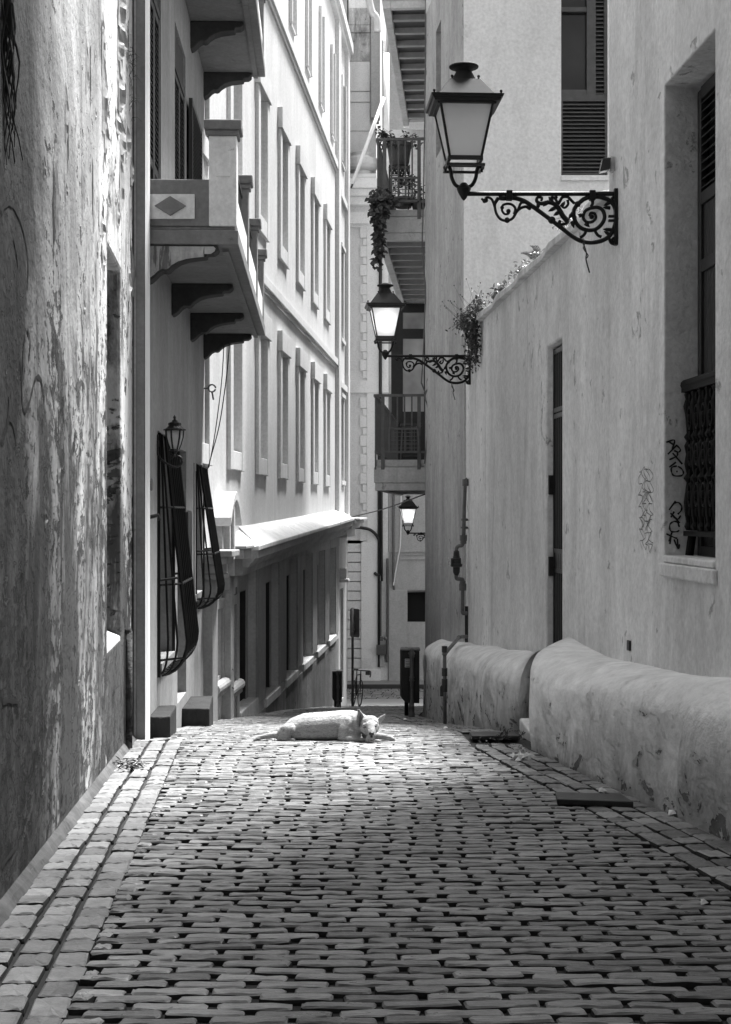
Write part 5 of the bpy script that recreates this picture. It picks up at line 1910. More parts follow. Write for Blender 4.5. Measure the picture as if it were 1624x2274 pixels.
# ears
def ear(b0, b1, tip, d, lean, mbx, th=.012, k=1.0):
    A, Bp, C_ = dp(*b0), dp(*b1), dp(*tip)
    for v_ in (A, Bp): v_.y = d
    C_.y = d + lean
    n = 11
    for i in range(n):
        t = i / (n - 1)
        l, r_ = A.lerp(C_, t), Bp.lerp(C_, t)
        m = 6
        for j in range(m):
            s_ = j / (m - 1)
            p = l.lerp(r_, s_)
            bow = math.sin(math.pi * s_)
            p.y += .028 * bow * (1 - t)
            p.x += (.010 * math.sin(math.pi * t)) * (s_ - .5) * 2
            w_ = (r_ - l).length / m
            mbx.ball(D0 + p, (max(w_ * .9, .0065), th * (1 - .4 * t), .013), 8)
ear((1108, 275), (1176, 224), (1120, 104), -.215, .0, DOG, .017)
ear((1270, 226), (1300, 252), (1376, 150), -.20, .0, DOG, .012)
# tail tucked along the ground behind
chain([(360, 380, .10, 30), (250, 410, .16, 18), (180, 418, .2, 10)], 6)
dog = DOG.build("dog", 'fur')
tag(dog, "white dog lying stretched across the paving with its head resting on its front paws", "dog")
rm = dog.modifiers.new("skin", 'REMESH'); rm.mode = 'VOXEL'; rm.voxel_size = .0065; rm.use_smooth_shade = True
sm = dog.modifiers.new("smooth", 'SMOOTH'); sm.iterations = 4; sm.factor = .55
dg = bpy.context.evaluated_depsgraph_get()
me = bpy.data.meshes.new_from_object(dog.evaluated_get(dg))
dog.modifiers.clear()
dog.data = me
me.materials.clear(); me.materials.append(M['fur'])
for p in me.polygons:
    p.use_smooth = True
# fur: short tufts lying backwards over the body
mb = MB()
rr = random.Random(3)
vs = me.vertices
org = ORG[dog]
polys = list(me.polygons)
for i in range(22000):
    p = polys[rr.randrange(len(polys))]
    nrm = p.normal
    c = p.center
    w_ = org + c
    lx = (w_.x - D0.x) / DK + 800
    head = lx > 1140 and (w_.y - D0.y) < -.14
    if nrm.z < -.3 and c.z < .03:
        continue
    L = rr.uniform(.004, .009) if head else rr.uniform(.014, .030)
    if lx < 300 or (w_.z - D0.z < .05 and lx > 930):
        L *= .5
    base = Vector((-1, rr.uniform(-.3, .3), -.55 + rr.uniform(-.3, .3)))
    if head:
        base = Vector((rr.uniform(-.5, .5), .3, .6))
    d = base - nrm * base.dot(nrm)
    if d.length < .1:
        continue
    d = (d.normalized() + nrm * rr.uniform(.04, .26)).normalized()
    sd = d.cross(nrm)
    if sd.length < 1e-3: continue
    sd.normalize()
    wd_ = rr.uniform(.0012, .0034)
    q0 = w_ - nrm * .002
    mb.add((q0 - sd * wd_, q0 + sd * wd_, q0 + d * L * .6 + sd * wd_ * .7, q0 + d * L + nrm * -.001), ((0, 1, 2), (0, 2, 3)))
mb.build("fur", 'fur_tuft', dog)["kind"] = "stuff"
mb = MB(); mb.ball(D0 + dp(1239, 372, -.364), (.023, .014, .017), 12); mb.ball(D0 + dp(1239, 386, -.358), (.013, .012, .012), 10)
mb.build("nose", 'nose', dog, smooth=True)
for x, y, a in ((1182, 303, .12), (1273, 297, -.12)):
    mb = MB()
    for k in range(7):
        t = k / 6 - .5
        mb.ball(D0 + dp(x + t * 34, y + 14 * t * t + a * 30 * t, -.286 - (.012 if x < 1200 else .0125) + abs(t) * .010), (.0065, .009, .0085 * (1 - 1.4 * t * t)), 8)
    mb.build("eye", 'nose', dog, smooth=True)
mb = MB(); mb.tube([D0 + dp(1212, 408, -.334), D0 + dp(1238, 403, -.357), D0 + dp(1264, 407, -.341)], .0028, 6)
mb.build("mouth", 'nose', dog)
# dark hollow of the near ear
def inner(b0, b1, tip, d, lean):
    A, Bp, C_ = dp(*b0), dp(*b1), dp(*tip)
    for v_ in (A, Bp): v_.y = d
    C_.y = d + lean
    mb = MB()
    n, m = 8, 5
    for i in range(n + 1):
        t = i / n
        for j in range(m + 1):
            s_ = j / m
            p = A.lerp(C_, t).lerp(Bp.lerp(C_, t), s_)
            p.y += .024 * math.sin(math.pi * s_) * (1 - t) - .0165 * (1 - .4 * t)
            mb.v.append(D0 + p)
    for i in range(n):
        for j in range(m):
            mb.f.append((i * (m + 1) + j, i * (m + 1) + j + 1, (i + 1) * (m + 1) + j + 1, (i + 1) * (m + 1) + j)); mb.mi.append(0)
    mb.build("inner_ear", 'ear_in', dog, smooth=True)
inner((1114, 268), (1166, 230), (1124, 128), -.222, .0)
for (x, y, d) in ((78, 424, -.118), (108, 405, -.128), (1205, 424, -.225), (1458, 420, -.095), (1040, 424, -.205)):
    mb = MB()
    mb.ball(D0 + dp(x, y, d), (.014, .01, .008), 8); mb.ball(D0 + dp(x + 12, y + 2, d - .003), (.008, .008, .006), 8)
    mb.build("paw_pad", 'ear_in', dog, smooth=True)

# ================================================================== bicycle, sign
BY = 38.6
def bicycle():
    base = Vector((px(791, 0, BY).x, BY, g(BY) - .0))
    T = thing("bicycle", "black racing bicycle with drop handlebars leaning on the thin sign post", "bicycle", base)
    yaw = math.radians(-80)
    R_ = Matrix.Rotation(yaw, 3, 'Z') @ Matrix.Rotation(math.radians(-4), 3, 'X')
    sl = -.118
    def L(x, y, z):
        p = R_ @ Vector((x, y, z)); p.z += .0
        return base + p + Vector((0, 0, sl * (p.y)))
    for xw in (-.50, .50):
        mb = MB()
        mb.tube([L(xw + .325 * math.cos(a * math.pi / 18), 0, .34 + .325 * math.sin(a * math.pi / 18)) for a in range(37)], .014, 6)
        wh = mb.build("wheel", 'rubber', T)
        mb = MB()
        mb.tube([L(xw + .30 * math.cos(a * math.pi / 18), 0, .34 + .30 * math.sin(a * math.pi / 18)) for a in range(37)], .009, 5)
        for a in range(16):
            mb.tube([L(xw, 0.0, .34), L(xw + .3 * math.cos(a * math.pi / 8), 0, .34 + .3 * math.sin(a * math.pi / 8))], .002, 4)
        mb.tube([L(xw, -.05, .34), L(xw, .05, .34)], .02, 8)
        mb.build("rim", 'chrome', wh)
    mb = MB()
    bb, st, ht, hb = L(-.07, 0, .29), L(-.22, 0, .80), L(.36, 0, .82), L(.40, 0, .66)
    for a, b, r in ((bb, st, .016), (st, ht, .015), (bb, hb, .018), (hb, ht, .02), (hb, L(.5, 0, .34), .013), (bb, L(-.5, .04, .34), .009), (bb, L(-.5, -.04, .34), .009),
                    (st, L(-.5, .04, .34), .008), (st, L(-.5, -.04, .34), .008), (st, L(-.25, 0, .93), .013), (ht, L(.345, 0, .90), .014), (L(.345, 0, .90), L(.43, 0, .91), .013)):
        mb.tube([a, b], r, 8)
    mb.build("frame", 'black_iron', T)
    mb = MB(); mb.hexa([L(-.40, -.07, .93), L(-.14, -.02, .93), L(-.14, .02, .93), L(-.40, .07, .93), L(-.40, -.07, .975), L(-.13, -.015, .96), L(-.13, .015, .96), L(-.40, .07, .975)])
    mb.build("saddle", 'black_iron', T, bevel=.012)
    mb = MB()
    for s_ in (-1, 1):
        mb.tube(smooth_path([L(.43, 0, .91), L(.43, s_ * .17, .915), L(.45, s_ * .215, .91), L(.53, s_ * .22, .89), L(.55, s_ * .22, .82), L(.50, s_ * .225, .77), L(.43, s_ * .225, .77)], 4), .014, 7)
        mb.tube([L(.54, s_ * .22, .9), L(.57, s_ * .22, .84), L(.56, s_ * .22, .78)], .01, 5)
    mb.build("handlebar", 'black_iron', T, smooth=True)
    mb = MB()
    mb.tube([L(-.07, -.06, .29), L(-.07, .06, .29)], .018, 8)
    for s_, a in ((1, .9), (-1, .9 + math.pi)):
        e = L(-.07 + .17 * math.cos(a), s_ * .06, .29 + .17 * math.sin(a))
        mb.tube([L(-.07, s_ * .06, .29), e], .009, 6)
        q2 = L(-.07 + .17 * math.cos(a), s_ * .13, .29 + .17 * math.sin(a))
        mb.tube([e, q2], .016, 6)
    mb.tube([L(-.07 + .09 * math.cos(a * .5), .045, .29 + .09 * math.sin(a * .5)) for a in range(14)], .006, 5)
    mb.build("crank", 'chrome', T)
bicycle()
T = thing("street_sign", "road sign seen from behind, rounded grey plate on a thin post beside the bicycle", "sign", px(783.3, 0, BY - .3) * 1 + Vector((0, 0, g(BY) - px(783.3, 0, BY - .3).z)))
o_ = ORG[T]
mb = MB(); mb.tube([o_ + Vector((0, 0, -.05)), o_ + Vector((0, 0, px(0, 1348, BY).z - o_.z))], .032, 10)
mb.build("post", 'grey_iron', T, smooth=True)
mb = MB()
zc = px(0, 1382, BY).z
RZ = Matrix.Rotation(math.radians(-52), 3, 'Z')
w2, h2, rc = .19, .36, .05
poly = []
for sx, sz, a0 in ((1, 1, 0), (-1, 1, 90), (-1, -1, 180), (1, -1, 270)):
    for k in range(5):
        a = math.radians(a0 + k * 22.5)
        poly.append((sx * (w2 - rc) + rc * math.cos(a), sz * (h2 - rc) + rc * math.sin(a)))
cc = Vector((o_.x + .05, o_.y + .08, zc))
mb.prism(poly, lambda a, b: cc + RZ @ Vector((a, 0, b)), lambda a, b: cc + RZ @ Vector((a, .006, b)))
mb.build("plate", 'sign_back', T)
mb = MB()
for z in (.2, -.2):
    mb.tube([Vector((o_.x, o_.y, zc + z)), cc + Vector((0, 0, z))], .02, 6)
mb.build("clamp", 'grey_iron', T)

# ================================================================== dark boxes on turned posts
def post_box(x0, x1, Yb, zt, zbx, zgr, label, post_x, sticker):
    T = thing("post_box", label, "box", ((x0 + x1) / 2, Yb, zgr), "dark boxes on turned posts")
    dpt = .34
    mb = MB()
    c = .05
    yb = Yb + dpt
    poly = [(x0, zbx + .08), (x0 + .07, zbx), (x1, zbx), (x1, zt), (x0, zt)]
    mb.prism(poly, lambda a, b: (a, Yb, b), lambda a, b: (a - .02, yb, b))
    mb.build("case", 'shade_board', T, bevel=.01)
    mb = MB(); mb.abox(x0 - .012, x1 + .012, Yb - .012, yb + .012, zt + .001, zt + .03)
    mb.build("lid", 'grey_iron', T, bevel=.008)
    mb = MB()
    prof = [(.03, 0), (.045, .005), (.045, .05), (.03, .07), (.026, .3), (.04, .32), (.04, .36), (.026, .38)]
    H = zt + .07 - zgr
    pr = [(.045, 0), (.05, .02), (.05, .08), (.032, .1), (.03, .16), (.046, .18), (.03, .21), (.03, .26 * 1), (.03, .52 * H), (.045, .54 * H), (.03, .565 * H), (.045, .585 * H), (.03, .6 * H), (.03, .86 * H), (.05, .88 * H), (.045, .9 * H), (.06, .93 * H), (.035, .955 * H), (.05, .98 * H), (.01, H)]
    pr = sorted(pr, key=lambda t: t[1])
    mb.lathe(pr, (post_x, Yb - .06, zgr - .02), 12)
    mb.build("front_post", 'grey_iron', T, smooth=True)
    mb = MB(); mb.lathe([(.035, 0), (.035, zt - zgr), (.05, zt - zgr + .03), (.02, zt - zgr + .07)], (post_x - .07, yb + .05, zgr - .04), 10)
    mb.build("rear_post", 'black_iron', T, smooth=True)
    mb = MB(); mb.abox(x0 + .12, x0 + .20, Yb + .1, Yb + .2, zgr - .05, zbx - .001)
    mb.build("foot", 'black_iron', T)
    if sticker:
        mb = MB(); mb.abox(px(899.5, 0, Yb).x, px(912, 0, Yb).x, Yb - .004, Yb - .001, px(0, 1482, Yb).z, px(0, 1463, Yb).z)
        st = mb.build("sticker", 'sticker', T)
        mb = MB()
        for k in range(5):
            zc_ = lerp(px(0, 1465.5, Yb).z, px(0, 1480, Yb).z, k / 4)
            ribbon(mb, [Vector((px(901, 0, Yb).x + .004 * i, Yb - .006, zc_ + .008 * math.sin(i * 2.1 + k))) for i in range(17)], .006, (0, -1, 0))
        mb.build("print", 'shade_board', st)
        # MWEROE written downwards
        G_ = {'M': [((0, 0), (0, 1), (.5, .4), (1, 1), (1, 0))], 'W': [((0, 1), (.25, 0), (.5, .6), (.75, 0), (1, 1))], 'E': [((1, 1), (0, 1), (0, 0), (1, 0)), ((0, .5), (.8, .5))],
              'R': [((0, 0), (0, 1), (.9, .8), (0, .5), (1, 0))], 'O': [((0, 0), (0, 1), (1, 1), (1, 0), (0, 0))]}
        mb = MB()
        for i, ch in enumerate("MWEROE"):
            for st_ in G_[ch]:
                ribbon(mb, [Vector((px(901.5, 0, Yb).x + .055 * b, Yb - .003, px(0, 1487 + i * 7.6, Yb).z - .045 * a)) for a, b in st_], .007, (0, -1, 0))
        mb.build("graffiti", 'nose', T)
    return T
Yb = 24.0
post_box(px(892.5, 0, Yb).x, px(932, 0, Yb).x, Yb, px(0, 1446, Yb).z, px(0, 1562, Yb).z, px(0, 1591, Yb).z, "dark box with a pale sticker on turned posts at the right buttress end", px(914.5, 0, Yb).x, True)
Yb = 36.5
post_box(px(739, 0, Yb).x, px(760, 0, Yb).x, Yb, px(0, 1493, Yb).z, px(0, 1560, Yb).z, g(Yb), "plain dark box on posts standing by the far end of the white building", px(751, 0, Yb).x, False)

# ================================================================== gas pipe on the right wall
T = thing("service_riser", "rusty service pipe with a bulbous regulator on the right wall bending over the buttress", "pipe", (1.5, 22.3, px(0, 1530, 20).z))
mb = MB()
Yp = 22.35
pz = lambda v, Yq=Yp: (1137 - v) * Yq / F
zx = lambda x: 942 + x * .2859      # enlarged detail -> picture column
zy_ = lambda y: 974.4 + y * .2859
def PP(x, y, Yq=22.2):
    return px(zx(x), zy_(y), Yq)
def seg(pts, r, Yq=22.2):
    mb.tube(smooth_path([PP(x, y, Yq) for x, y in pts], 4), r, 9)
seg([(338, 312), (322, 325), (320, 350), (312, 560), (306, 760)], .027)
seg([(306, 760), (304, 810), (292, 830), (270, 832), (254, 850), (252, 866)], .028)
mb.build("riser", 'pipe', T, smooth=True)
mb = MB()
seg([(250, 1060), (254, 1085), (275, 1090), (300, 1095), (301, 1120)], .029)
seg([(301, 1120), (300, 1340)], .027)
seg([(300, 1335), (304, 1356), (338, 1355)], .029)
mb.build("riser", 'pipe', T, smooth=True)
for x, y, r, h in ((306, 770, .055, .04), (322, 340, .045, .05), (301, 1152, .055, .05), (306, 800, .046, .03), (300, 1120, .045, .03), (310, 628, .04, .015), (306, 690, .04, .012)):
    mb = MB(); mb.lathe([(r, -h), (r, h)], PP(x, y), 10)
    mb.build("coupling", 'pipe', T)
for a_, b_ in ((628, 628), (692, 690)):
    mb = MB(); mb.tube([PP(310, a_), PP(336, b_, 22.35)], .019, 6)
    mb.build("wall_bracket", 'pipe', T)
mb = MB()
c_ = PP(252, 975)
s_ = .2859 * 22.2 / F
mb.lathe([(12 * s_, 110 * s_), (22 * s_, 100 * s_), (25 * s_, 62 * s_), (28 * s_, 60 * s_), (28 * s_, 50 * s_), (36 * s_, 48 * s_), (38 * s_, 5 * s_), (46 * s_, 3 * s_), (46 * s_, -18 * s_), (28 * s_, -22 * s_), (27 * s_, -62 * s_), (16 * s_, -84 * s_), (11 * s_, -92 * s_)][::-1], c_, 16)
mb.lathe([(26 * s_, 0), (28 * s_, 24 * s_), (20 * s_, 28 * s_)], c_ + Vector((-30 * s_, -.03, 22 * s_)), 14, (-1, -.1, 0))
mb.build("regulator", 'plate', T, bevel=.004)
mb = MB(); q_ = c_ + Vector((-60 * s_, -.04, 22 * s_)); mb.abox(q_.x - .012, q_.x + .03, q_.y - .05, q_.y + .05, q_.z - .055, q_.z + .055)
mb.build("gauge", 'chrome', T, bevel=.008)
mb = MB()
a_, b_ = PP(316, 1300, 22.35), PP(340, 1580, 22.35)
mb.abox(a_.x, b_.x, 22.28, 22.34, b_.z, a_.z)
mb.build("cable_guard", 'plate', T)
mb = MB()
YA, YBf = 22.1, 18.2
fo = lambda x, y, Yq: px(zx(x), zy_(y), Yq)
rx_ = Rx(19.2) - .05
xr = 19.2
k_ = 19.2
def low(x, y):
    return px(zx(x), zy_(y), k_)
P0, P1, P2 = fo(332, 1538, 22.1), fo(270, 1545, 21.4), Vector((low(160, 1672).x, k_, low(160, 1672).z))
mb.tube(smooth_path([P0, fo(300, 1537, 21.9), P1], 3), .026, 8)
mb.tube([P1, P2], .025, 8)
mb.tube([P2, Vector((P2.x + .005, k_, g(k_) - .05))], .023, 8)
mb.ball(P2, .034, 8); mb.ball(P1, .034, 8)
mb.build("lower_pipe", 'pipe', T, smooth=True)
mb = MB()
for y, h in ((1635, .04), (1812, .05), (1890, .04), (1935, .05)):
    q_ = low(160, y); q_.y = k_
    mb.lathe([(.036, -h), (.036, h)], q_, 8)
q_ = low(145, 1925); mb.tube([q_, low(138, 1930), low(138, 2000)], .025, 7)
mb.tube([low(160, 1815), low(140, 1815)], .02, 6)
mb.build("valve", 'plate', T)

# ================================================================== plates, litter
def plate(p00, p10, p01, p11, label, hgt=.045):
    mb = MB()
    lo = [Vector((p[0], p[1], g(p[1]) + .004)) for p in (p00, p10, p11, p01)]
    hi = [Vector((p[0], p[1], g(p[1]) + hgt)) for p in (p00, p10, p11, p01)]
    mb.hexa(lo + hi)
    return tag(mb.build("steel_plate", 'plate', bevel=.008), label, "plate", "dark plates at the foot of the right wall")
def gp(u, v):
    """picture point on the paving"""
    Yq = 14.0
    for _ in range(40):
        Yq = -g(Yq) * F / (v - 1137)
    return ((u - 812) * Yq / F, Yq)
plate(gp(1238, 1790), gp(1408, 1796), gp(1234, 1774), gp(1380, 1778), "dark flat plate lying at the foot of the nearer buttress")
plate(gp(1048, 1645), gp(1156, 1645), gp(1043, 1635), gp(1145, 1635), "dark flat plate lying beside the small gate steps")
mb = MB()
x_, y_ = gp(1159, 1688)
for k in range(26):
    c = Vector((x_ + random.gauss(0, .04), y_ + random.gauss(0, .05), g(y_) + .02 + abs(random.gauss(0, .012))))
    a = Vector((random.uniform(-1, 1), random.uniform(-1, 1), random.uniform(-1, 1))).normalized() * .032
    b = a.cross(Vector((random.uniform(-1, 1), random.uniform(-1, 1), 1))).normalized() * .022
    mb.add((c - a - b, c + a - b * .6, c + a * .7 + b, c - a * .8 + b * .9, c + Vector((0, 0, .02))), ((0, 1, 4), (1, 2, 4), (2, 3, 4), (3, 0, 4)))
tag(mb.build("plastic_wrapper", 'plastic'), "crumpled clear plastic wrapper lying on the right gutter bricks", "litter")
mb = MB()
for k in range(170):
    u, v = random.gauss(290, 16), random.gauss(1705, 3.5)
    x_, y_ = gp(u, v)
    mb.leaf((x_, y_, g(y_) + .02 + random.uniform(0, .02)), (random.uniform(-1, 1), random.uniform(-1, 1), random.uniform(-.2, .3)), (0, 0, 1), random.uniform(.03, .06), .02)
for k in range(45):
    u = random.uniform(1060, 1180); v = 1640 + (u - 1040) * .16 + random.gauss(6, 5)
    x_, y_ = gp(u, v)
    mb.leaf((x_, y_, g(y_) + .02), (random.uniform(-1, 1), random.uniform(-1, 1), random.uniform(-.2, .5)), (0, 0, 1), random.uniform(.02, .045), .016)
o = mb.build("leaf_litter", 'leaf_dark'); o["kind"] = "stuff"; o["label"] = "small dark fallen leaves gathered in the gutters"; o["category"] = "leaves"
for (u, v, s_) in ((1338, 1761, .03), (1495, 1812, .035), (1564, 2014, .018), (900, 1600, .03), (1060, 1602, .035), (990, 1620, .025)):
    x_, y_ = gp(u, v)
    mb = MB(); mb.add(((x_ - s_, y_ - s_, g(y_) + .012), (x_ + s_, y_ - s_ * .7, g(y_) + .02), (x_ + s_ * .8, y_ + s_, g(y_) + .016), (x_ - s_ * .6, y_ + s_ * .8, g(y_) + .03), (x_, y_, g(y_) + .035)), ((0, 1, 4), (1, 2, 4), (2, 3, 4), (3, 0, 4)))
    tag(mb.build("paper_scrap", 'plastic'), "tiny pale scrap of paper lying on the paving bricks", "litter", "paper scraps on the paving")

# ================================================================== plants
def clump(mb_l, mb_s, c, rad, n, L, droop=0.0):
    for k in range(n):
        p = Vector(c) + Vector((random.gauss(0, rad[0]), random.gauss(0, rad[1]), random.gauss(0, rad[2])))
        d = Vector((random.uniform(-1, 1), random.uniform(-1, 1), random.uniform(-1, .7) - droop))
        mb_l.leaf(p, d, (random.uniform(-1, 1), random.uniform(-1, 1), 1), L * random.uniform(.6, 1.3), L * random.uniform(.4, .7))
        if k % 4 == 0:
            mb_s.tube([Vector(c), Vector(c).lerp(p, .6) + Vector((0, 0, .03)), p], .003, 4)
# ivy over the far end of the coping
T = thing("coping_ivy", "dark bushy ivy hanging over the far low end of the yard wall coping", "plant", wR.pt(21.8, .05, 2.6))
ml, ms = MB(), MB()
for k in range(16):
    t = k / 15
    Yq = lerp(22.5, 20.3, t)
    clump(ml, ms, wR.pt(Yq, .08, 2.74 + .05 * math.sin(k)), (.06, .12, .075), 40, .05)
for k in range(12):
    Yq = random.uniform(20.6, 21.6)
    zt = 2.65; L_ = random.uniform(.2, .65)
    pts = [wR.pt(Yq + random.gauss(0, .03), .09 + .02 * math.sin(i), zt - L_ * i / 6) for i in range(7)]
    ms.tube(pts, .004, 4)
    for p in pts:
        clump(ml, ms, p, (.035, .06, .04), 10, .05, .5)
for k in range(14):
    p = wR.pt(random.uniform(20.5, 22.7), .05, 2.75)
    d = Vector((random.uniform(-.35, .15), random.uniform(-.2, .2), random.uniform(.2, .5)))
    ms.tube([p, p + d * .5, p + d], [.003, .002, .0015], 4); ms.ball(p + d, .010, 5)
ms.build("stem", 'stem', T); ml.build("foliage", 'leaf_dark', T)
# small weeds along the coping
for i, (Yq, lab, n, L, kind) in enumerate(((14.3, "tuft of pale weeds on the coping just beside the big lamp bracket", 40, .05, 'leaf_pale'),
                                           (16.2, "feathery fern growing on the middle of the yard wall coping", 0, .1, 'leaf_pale'),
                                           (17.3, "low bright weeds on the coping between the fern and the ivy", 70, .06, 'leaf_pale'),
                                           (18.9, "scrubby mixed weeds on the coping next to the ivy", 110, .06, 'leaf'))):
    T = thing("coping_weed", lab, "plant", wR.pt(Yq, .0, 2.72), "weeds growing on the coping")
    ml, ms = MB(), MB()
    if n == 0:
        for fr_ in range(9):
            b0 = wR.pt(Yq + random.gauss(0, .12), .02, 2.7)
            d = Vector((random.uniform(-.5, .15), random.uniform(-.5, .5), random.uniform(.5, 1))).normalized()
            tip = [b0 + d * .19 * t + Vector((-.04 * t * t, 0, -.06 * t * t)) for t in (0, .25, .5, .75, 1)]
            ms.tube(tip, .003, 4)
            for q_ in range(12):
                t = (q_ + 1) / 13
                c_ = tip[min(int(t * 4), 3)].lerp(tip[min(int(t * 4) + 1, 4)], t * 4 - int(t * 4))
                sd = d.cross(Vector((0, 1, 0))).normalized()
                for s_ in (-1, 1):
                    ml.leaf(c_, sd * s_ + d * .5, (0, -1, 0), .055 * (1 - t * .7), .012)
    else:
        for k in range(7):
            clump(ml, ms, wR.pt(Yq + (k - 3) * .16, .02, 2.74), (.05, .07, .035), n // 7, L)
    clump(ml, ms, wR.pt(Yq + .1, .02, 2.73), (.05, .25, .02), 30, .04)
    ms.build("stem", 'stem', T); ml.build("foliage", kind, T)
T = thing("gutter_weed", "small dark weed sprouting at the foot of the gate steps", "plant", (*gp(1152, 1650), g(13.2)))
ml, ms = MB(), MB()
for k in range(6):
    clump(ml, ms, ORG[T] + Vector((random.gauss(0, .13), random.gauss(0, .12), .05)), (.03, .03, .02), 9, .045)
ms.build("stem", 'stem', T); ml.build("foliage", 'leaf_dark', T)

# gallery: big flower pot, hanging vine, small pots, stool
UY = 28.15
T = thing("flower_pot", "large ribbed clay pot with sprawling leafy stems standing on the upper gallery", "plant pot", px(887, 369, UY))
s_ = UY / F
z0 = px(0, 369, UY).z
mb = MB()
cx = px(887, 0, UY).x
mb.lathe([(19 * s_, 0), (22 * s_, 8 * s_), (22.5 * s_, 9 * s_), (22.5 * s_, 12 * s_), (25 * s_, 30 * s_), (26.5 * s_, 40 * s_), (29 * s_, 42 * s_), (29.5 * s_, 50 * s_), (25 * s_, 50.5 * s_), (24 * s_, 44 * s_)], (cx, UY, z0), 24)
mb.build("pot", 'terracotta', T, smooth=False)
ml, ms = MB(), MB()
for k in range(17):
    a = random.uniform(0, 6.28)
    d = Vector((math.cos(a) * .40, math.sin(a) * .25, random.uniform(.05, .42)))
    b0 = Vector((cx, UY, z0 + 48 * s_))
    pts = [b0 + d * t + Vector((0, 0, -.12 * t * t)) for t in (0, .3, .6, 1)]
    ms.tube(pts, .006, 5)
    for t in (.35, .55, .75, .9, 1):
        clump(ml, ms, b0 + d * t + Vector((0, 0, -.12 * t * t)), (.03, .03, .03), 3, .085)
ms.build("stem", 'stem', T); ml.build("foliage", 'leaf_dark', T)
T = thing("pot_stand", "dark wrought iron stand under the big clay pot on the upper gallery", "plant stand", px(887, 448, UY))
mb = MB()
zs0, zs1 = px(0, 449, UY).z - .16, z0 - .01
for sx in (-1, 1):
    for sy in (-1, 1):
        mb.tube([(cx + sx * 20 * s_, UY + sy * .16, zs0), (cx + sx * 22 * s_, UY + sy * .16, zs1)], .012, 6)
mb.lathe([(.2, -.02), (.2, 0), (.18, .0)], (cx, UY, zs1), 16)
for k in range(10):
    mb.ball((cx + (k - 4.5) * 4.4 * s_, UY - .17, zs1 - .10 - .05 * (k % 2)), .035, 6)
mb.tube([(cx - 21 * s_, UY - .165, zs1 - .2), (cx + 21 * s_, UY - .165, zs1 - .2)], .01, 5)
mb.build("frame", 'black_iron', T)
tb = T
for (u, v, lab, wd) in ((896, 442, "leafy low pot half hidden behind the mesh panel of the upper gallery", 22), (930, 446, "second low leafy pot at the right end of the upper gallery", 16)):
    T = thing("small_pot", lab, "plant pot", px(u, v, UY - .1), "low pots on the upper gallery")
    c = ORG[T]
    mb = MB(); mb.lathe([(wd * .8 * s_, -.16), (wd * s_, -.03), (wd * 1.1 * s_, -.03), (wd * 1.1 * s_, .02), (wd * .9 * s_, .02)], c, 16)
    mb.build("pot", 'terracotta', T)
    ml, ms = MB(), MB()
    for k in range(12):
        clump(ml, ms, c + Vector((random.gauss(0, .12), random.gauss(0, .06), random.uniform(.05, .42))), (.05, .05, .05), 9, .085)
    ms.build("stem", 'stem', T); ml.build("foliage", 'leaf_dark', T)
T = thing("trailing_vine", "dark heart leaved vine trailing down from the corner of the upper gallery", "plant", px(843, 440, 27.4))
ml, ms = MB(), MB()
for k in range(22):
    u0 = random.uniform(822, 862); vt = random.uniform(420, 450); vb = random.choice((470, 500, 530, 560, 580, 600, 610)) - (30 if abs(u0 - 838) > 12 else 0)
    pts = []
    uu = u0
    for i in range(9):
        t = i / 8
        uu = lerp(u0, 836 + random.uniform(-16, 20), t * .7)
        pts.append(px(uu, lerp(vt, vb, t), 27.35 + random.uniform(-.12, .1)))
    ms.tube(smooth_path(pts, 3), .005, 4)
    for p in smooth_path(pts, 3):
        for q_ in range(2):
            if random.random() < .44:
                d = Vector((random.uniform(-1, 1), random.uniform(-.7, .3), random.uniform(-1.2, .1)))
                ml.leaf(p + Vector((random.gauss(0, .025), random.gauss(0, .03), 0)), d, (random.uniform(-.5, .5), -1, .6), random.uniform(.075, .135), random.uniform(.06, .10))
for k in range(7):
    clump(ml, ms, px(random.uniform(838, 876), random.uniform(418, 470), 27.5), (.06, .06, .05), 7, .12)
ms.build("stem", 'stem', T); ml.build("foliage", 'leaf_dark', T)
T = thing("bar_stool", "tall wooden stool standing behind the mesh panel on the lower gallery", "stool", px(913, 1018, UY + .3))
c = ORG[T].copy(); yb = UY + .3
mb = MB(); zst = px(0, 941, yb).z
mb.abox(px(889, 0, yb).x, px(937, 0, yb).x, yb - .19, yb + .19, zst - .05, zst)
mb.build("seat", 'mid_wood', T, bevel=.015)
zfl = .84
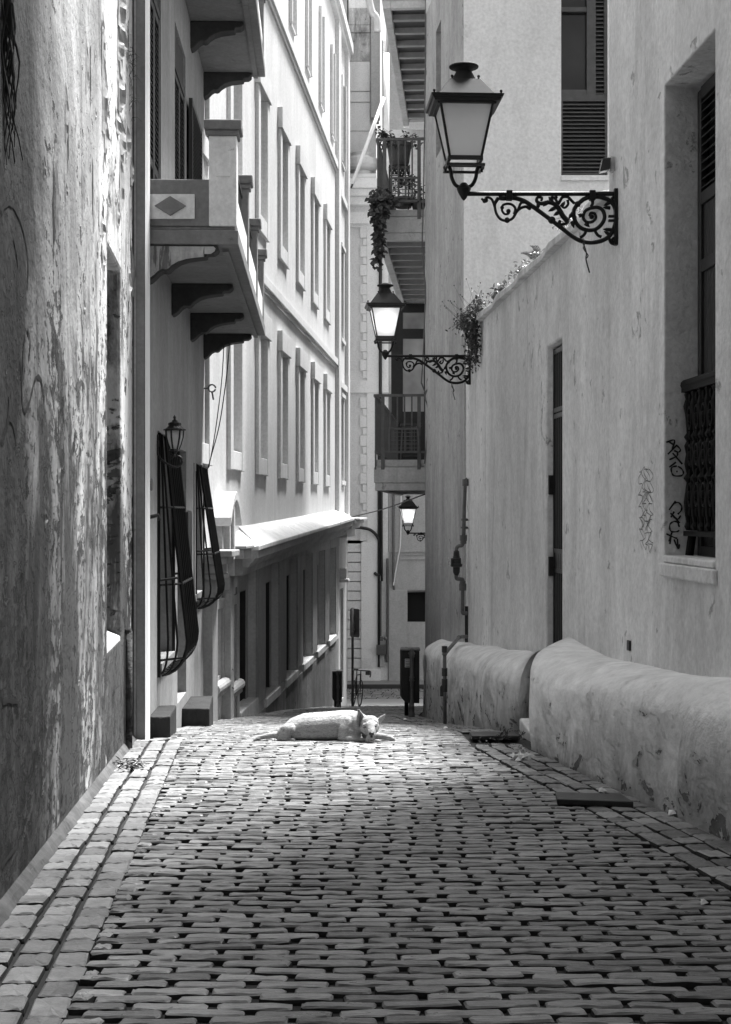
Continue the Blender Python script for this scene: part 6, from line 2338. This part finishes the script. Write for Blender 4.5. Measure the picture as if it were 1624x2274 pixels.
for sx in (0, 1):
    for sy in (-1, 1):
        mb = MB()
        xt, xb = (px(895, 0, yb).x, px(891, 0, yb).x) if sx == 0 else (px(928, 0, yb).x, px(934, 0, yb).x)
        mb.tube([(xb, yb + sy * .19, zfl), (xt, yb + sy * .15, zst - .051)], .024, 6)
        mb.build("leg", 'mid_wood', T)
for z in (zfl + .2, zfl + .45):
    mb = MB()
    mb.tube([(px(892.5, 0, yb).x, yb - .17, z), (px(932, 0, yb).x, yb - .17, z)], .015, 6)
    mb.build("stretcher", 'mid_wood', T)

# ================================================================== cables
def cable(pts, r, label, mat='paint_black'):
    mb = MB(); mb.tube(smooth_path(pts, 8), r, 6)
    return tag(mb.build("cable", mat, smooth=True), label, "cable")
cable([px(780, 1148, 41), px(850, 1131, 38), px(948, 1096, 29.2)], .014, "thin dark cable strung across the street from the eave end to the right wall")
cable([px(945.5, -20, 27.2), px(945, 150, 27.2), px(941, 420, 27.2), px(938, 560, 27.2), px(945, 640, 27.2), px(941, 770, 27.2), px(936, 850, 27.2)], .012, "pale slack cord hanging down along the edge of the galleries", 'pipe')
cable([px(936, 850, 27.2), px(946, 872, 27.2), px(952, 860, 27.1), px(944, 880, 27.1), px(951, 910, 27.1), px(949, 970, 27.2), px(943, 1030, 27.2)], .014, "knotted end of cord looping at the corner of the lower gallery rail", 'pipe')
cable([px(510, 760, 20.9), px(504, 830, 20.8), px(488, 940, 20.6), px(470, 1010, 20.3), px(462, 1040, 20.2)], .008, "slack black wire drooping from the balcony to the farther window grille")
cable([px(498, 760, 20.9), px(492, 850, 20.8), px(478, 960, 20.5), px(464, 1038, 20.2)], .007, "second straighter black wire between the balcony and the farther window grille")
T = thing("eye_hook", "small iron eye hook hanging on the white wall under the balcony", "hook", px(470, 870, 21.0))
mb = MB()
c = px(471, 862, 21.0)
mb.tube([c + Vector((.05 * math.cos(a * .5), -.0, .05 * math.sin(a * .5))) for a in range(13)], .012, 6); mb.tube([c + Vector((0, 0, -.05)), c + Vector((.02, 0, -.16))], .013, 6)
mb.tube([c + Vector((-.05, 0, 0)), c + Vector((-.26, .05, 0))], .012, 6)
mb.build("ring", 'grey_iron', T)
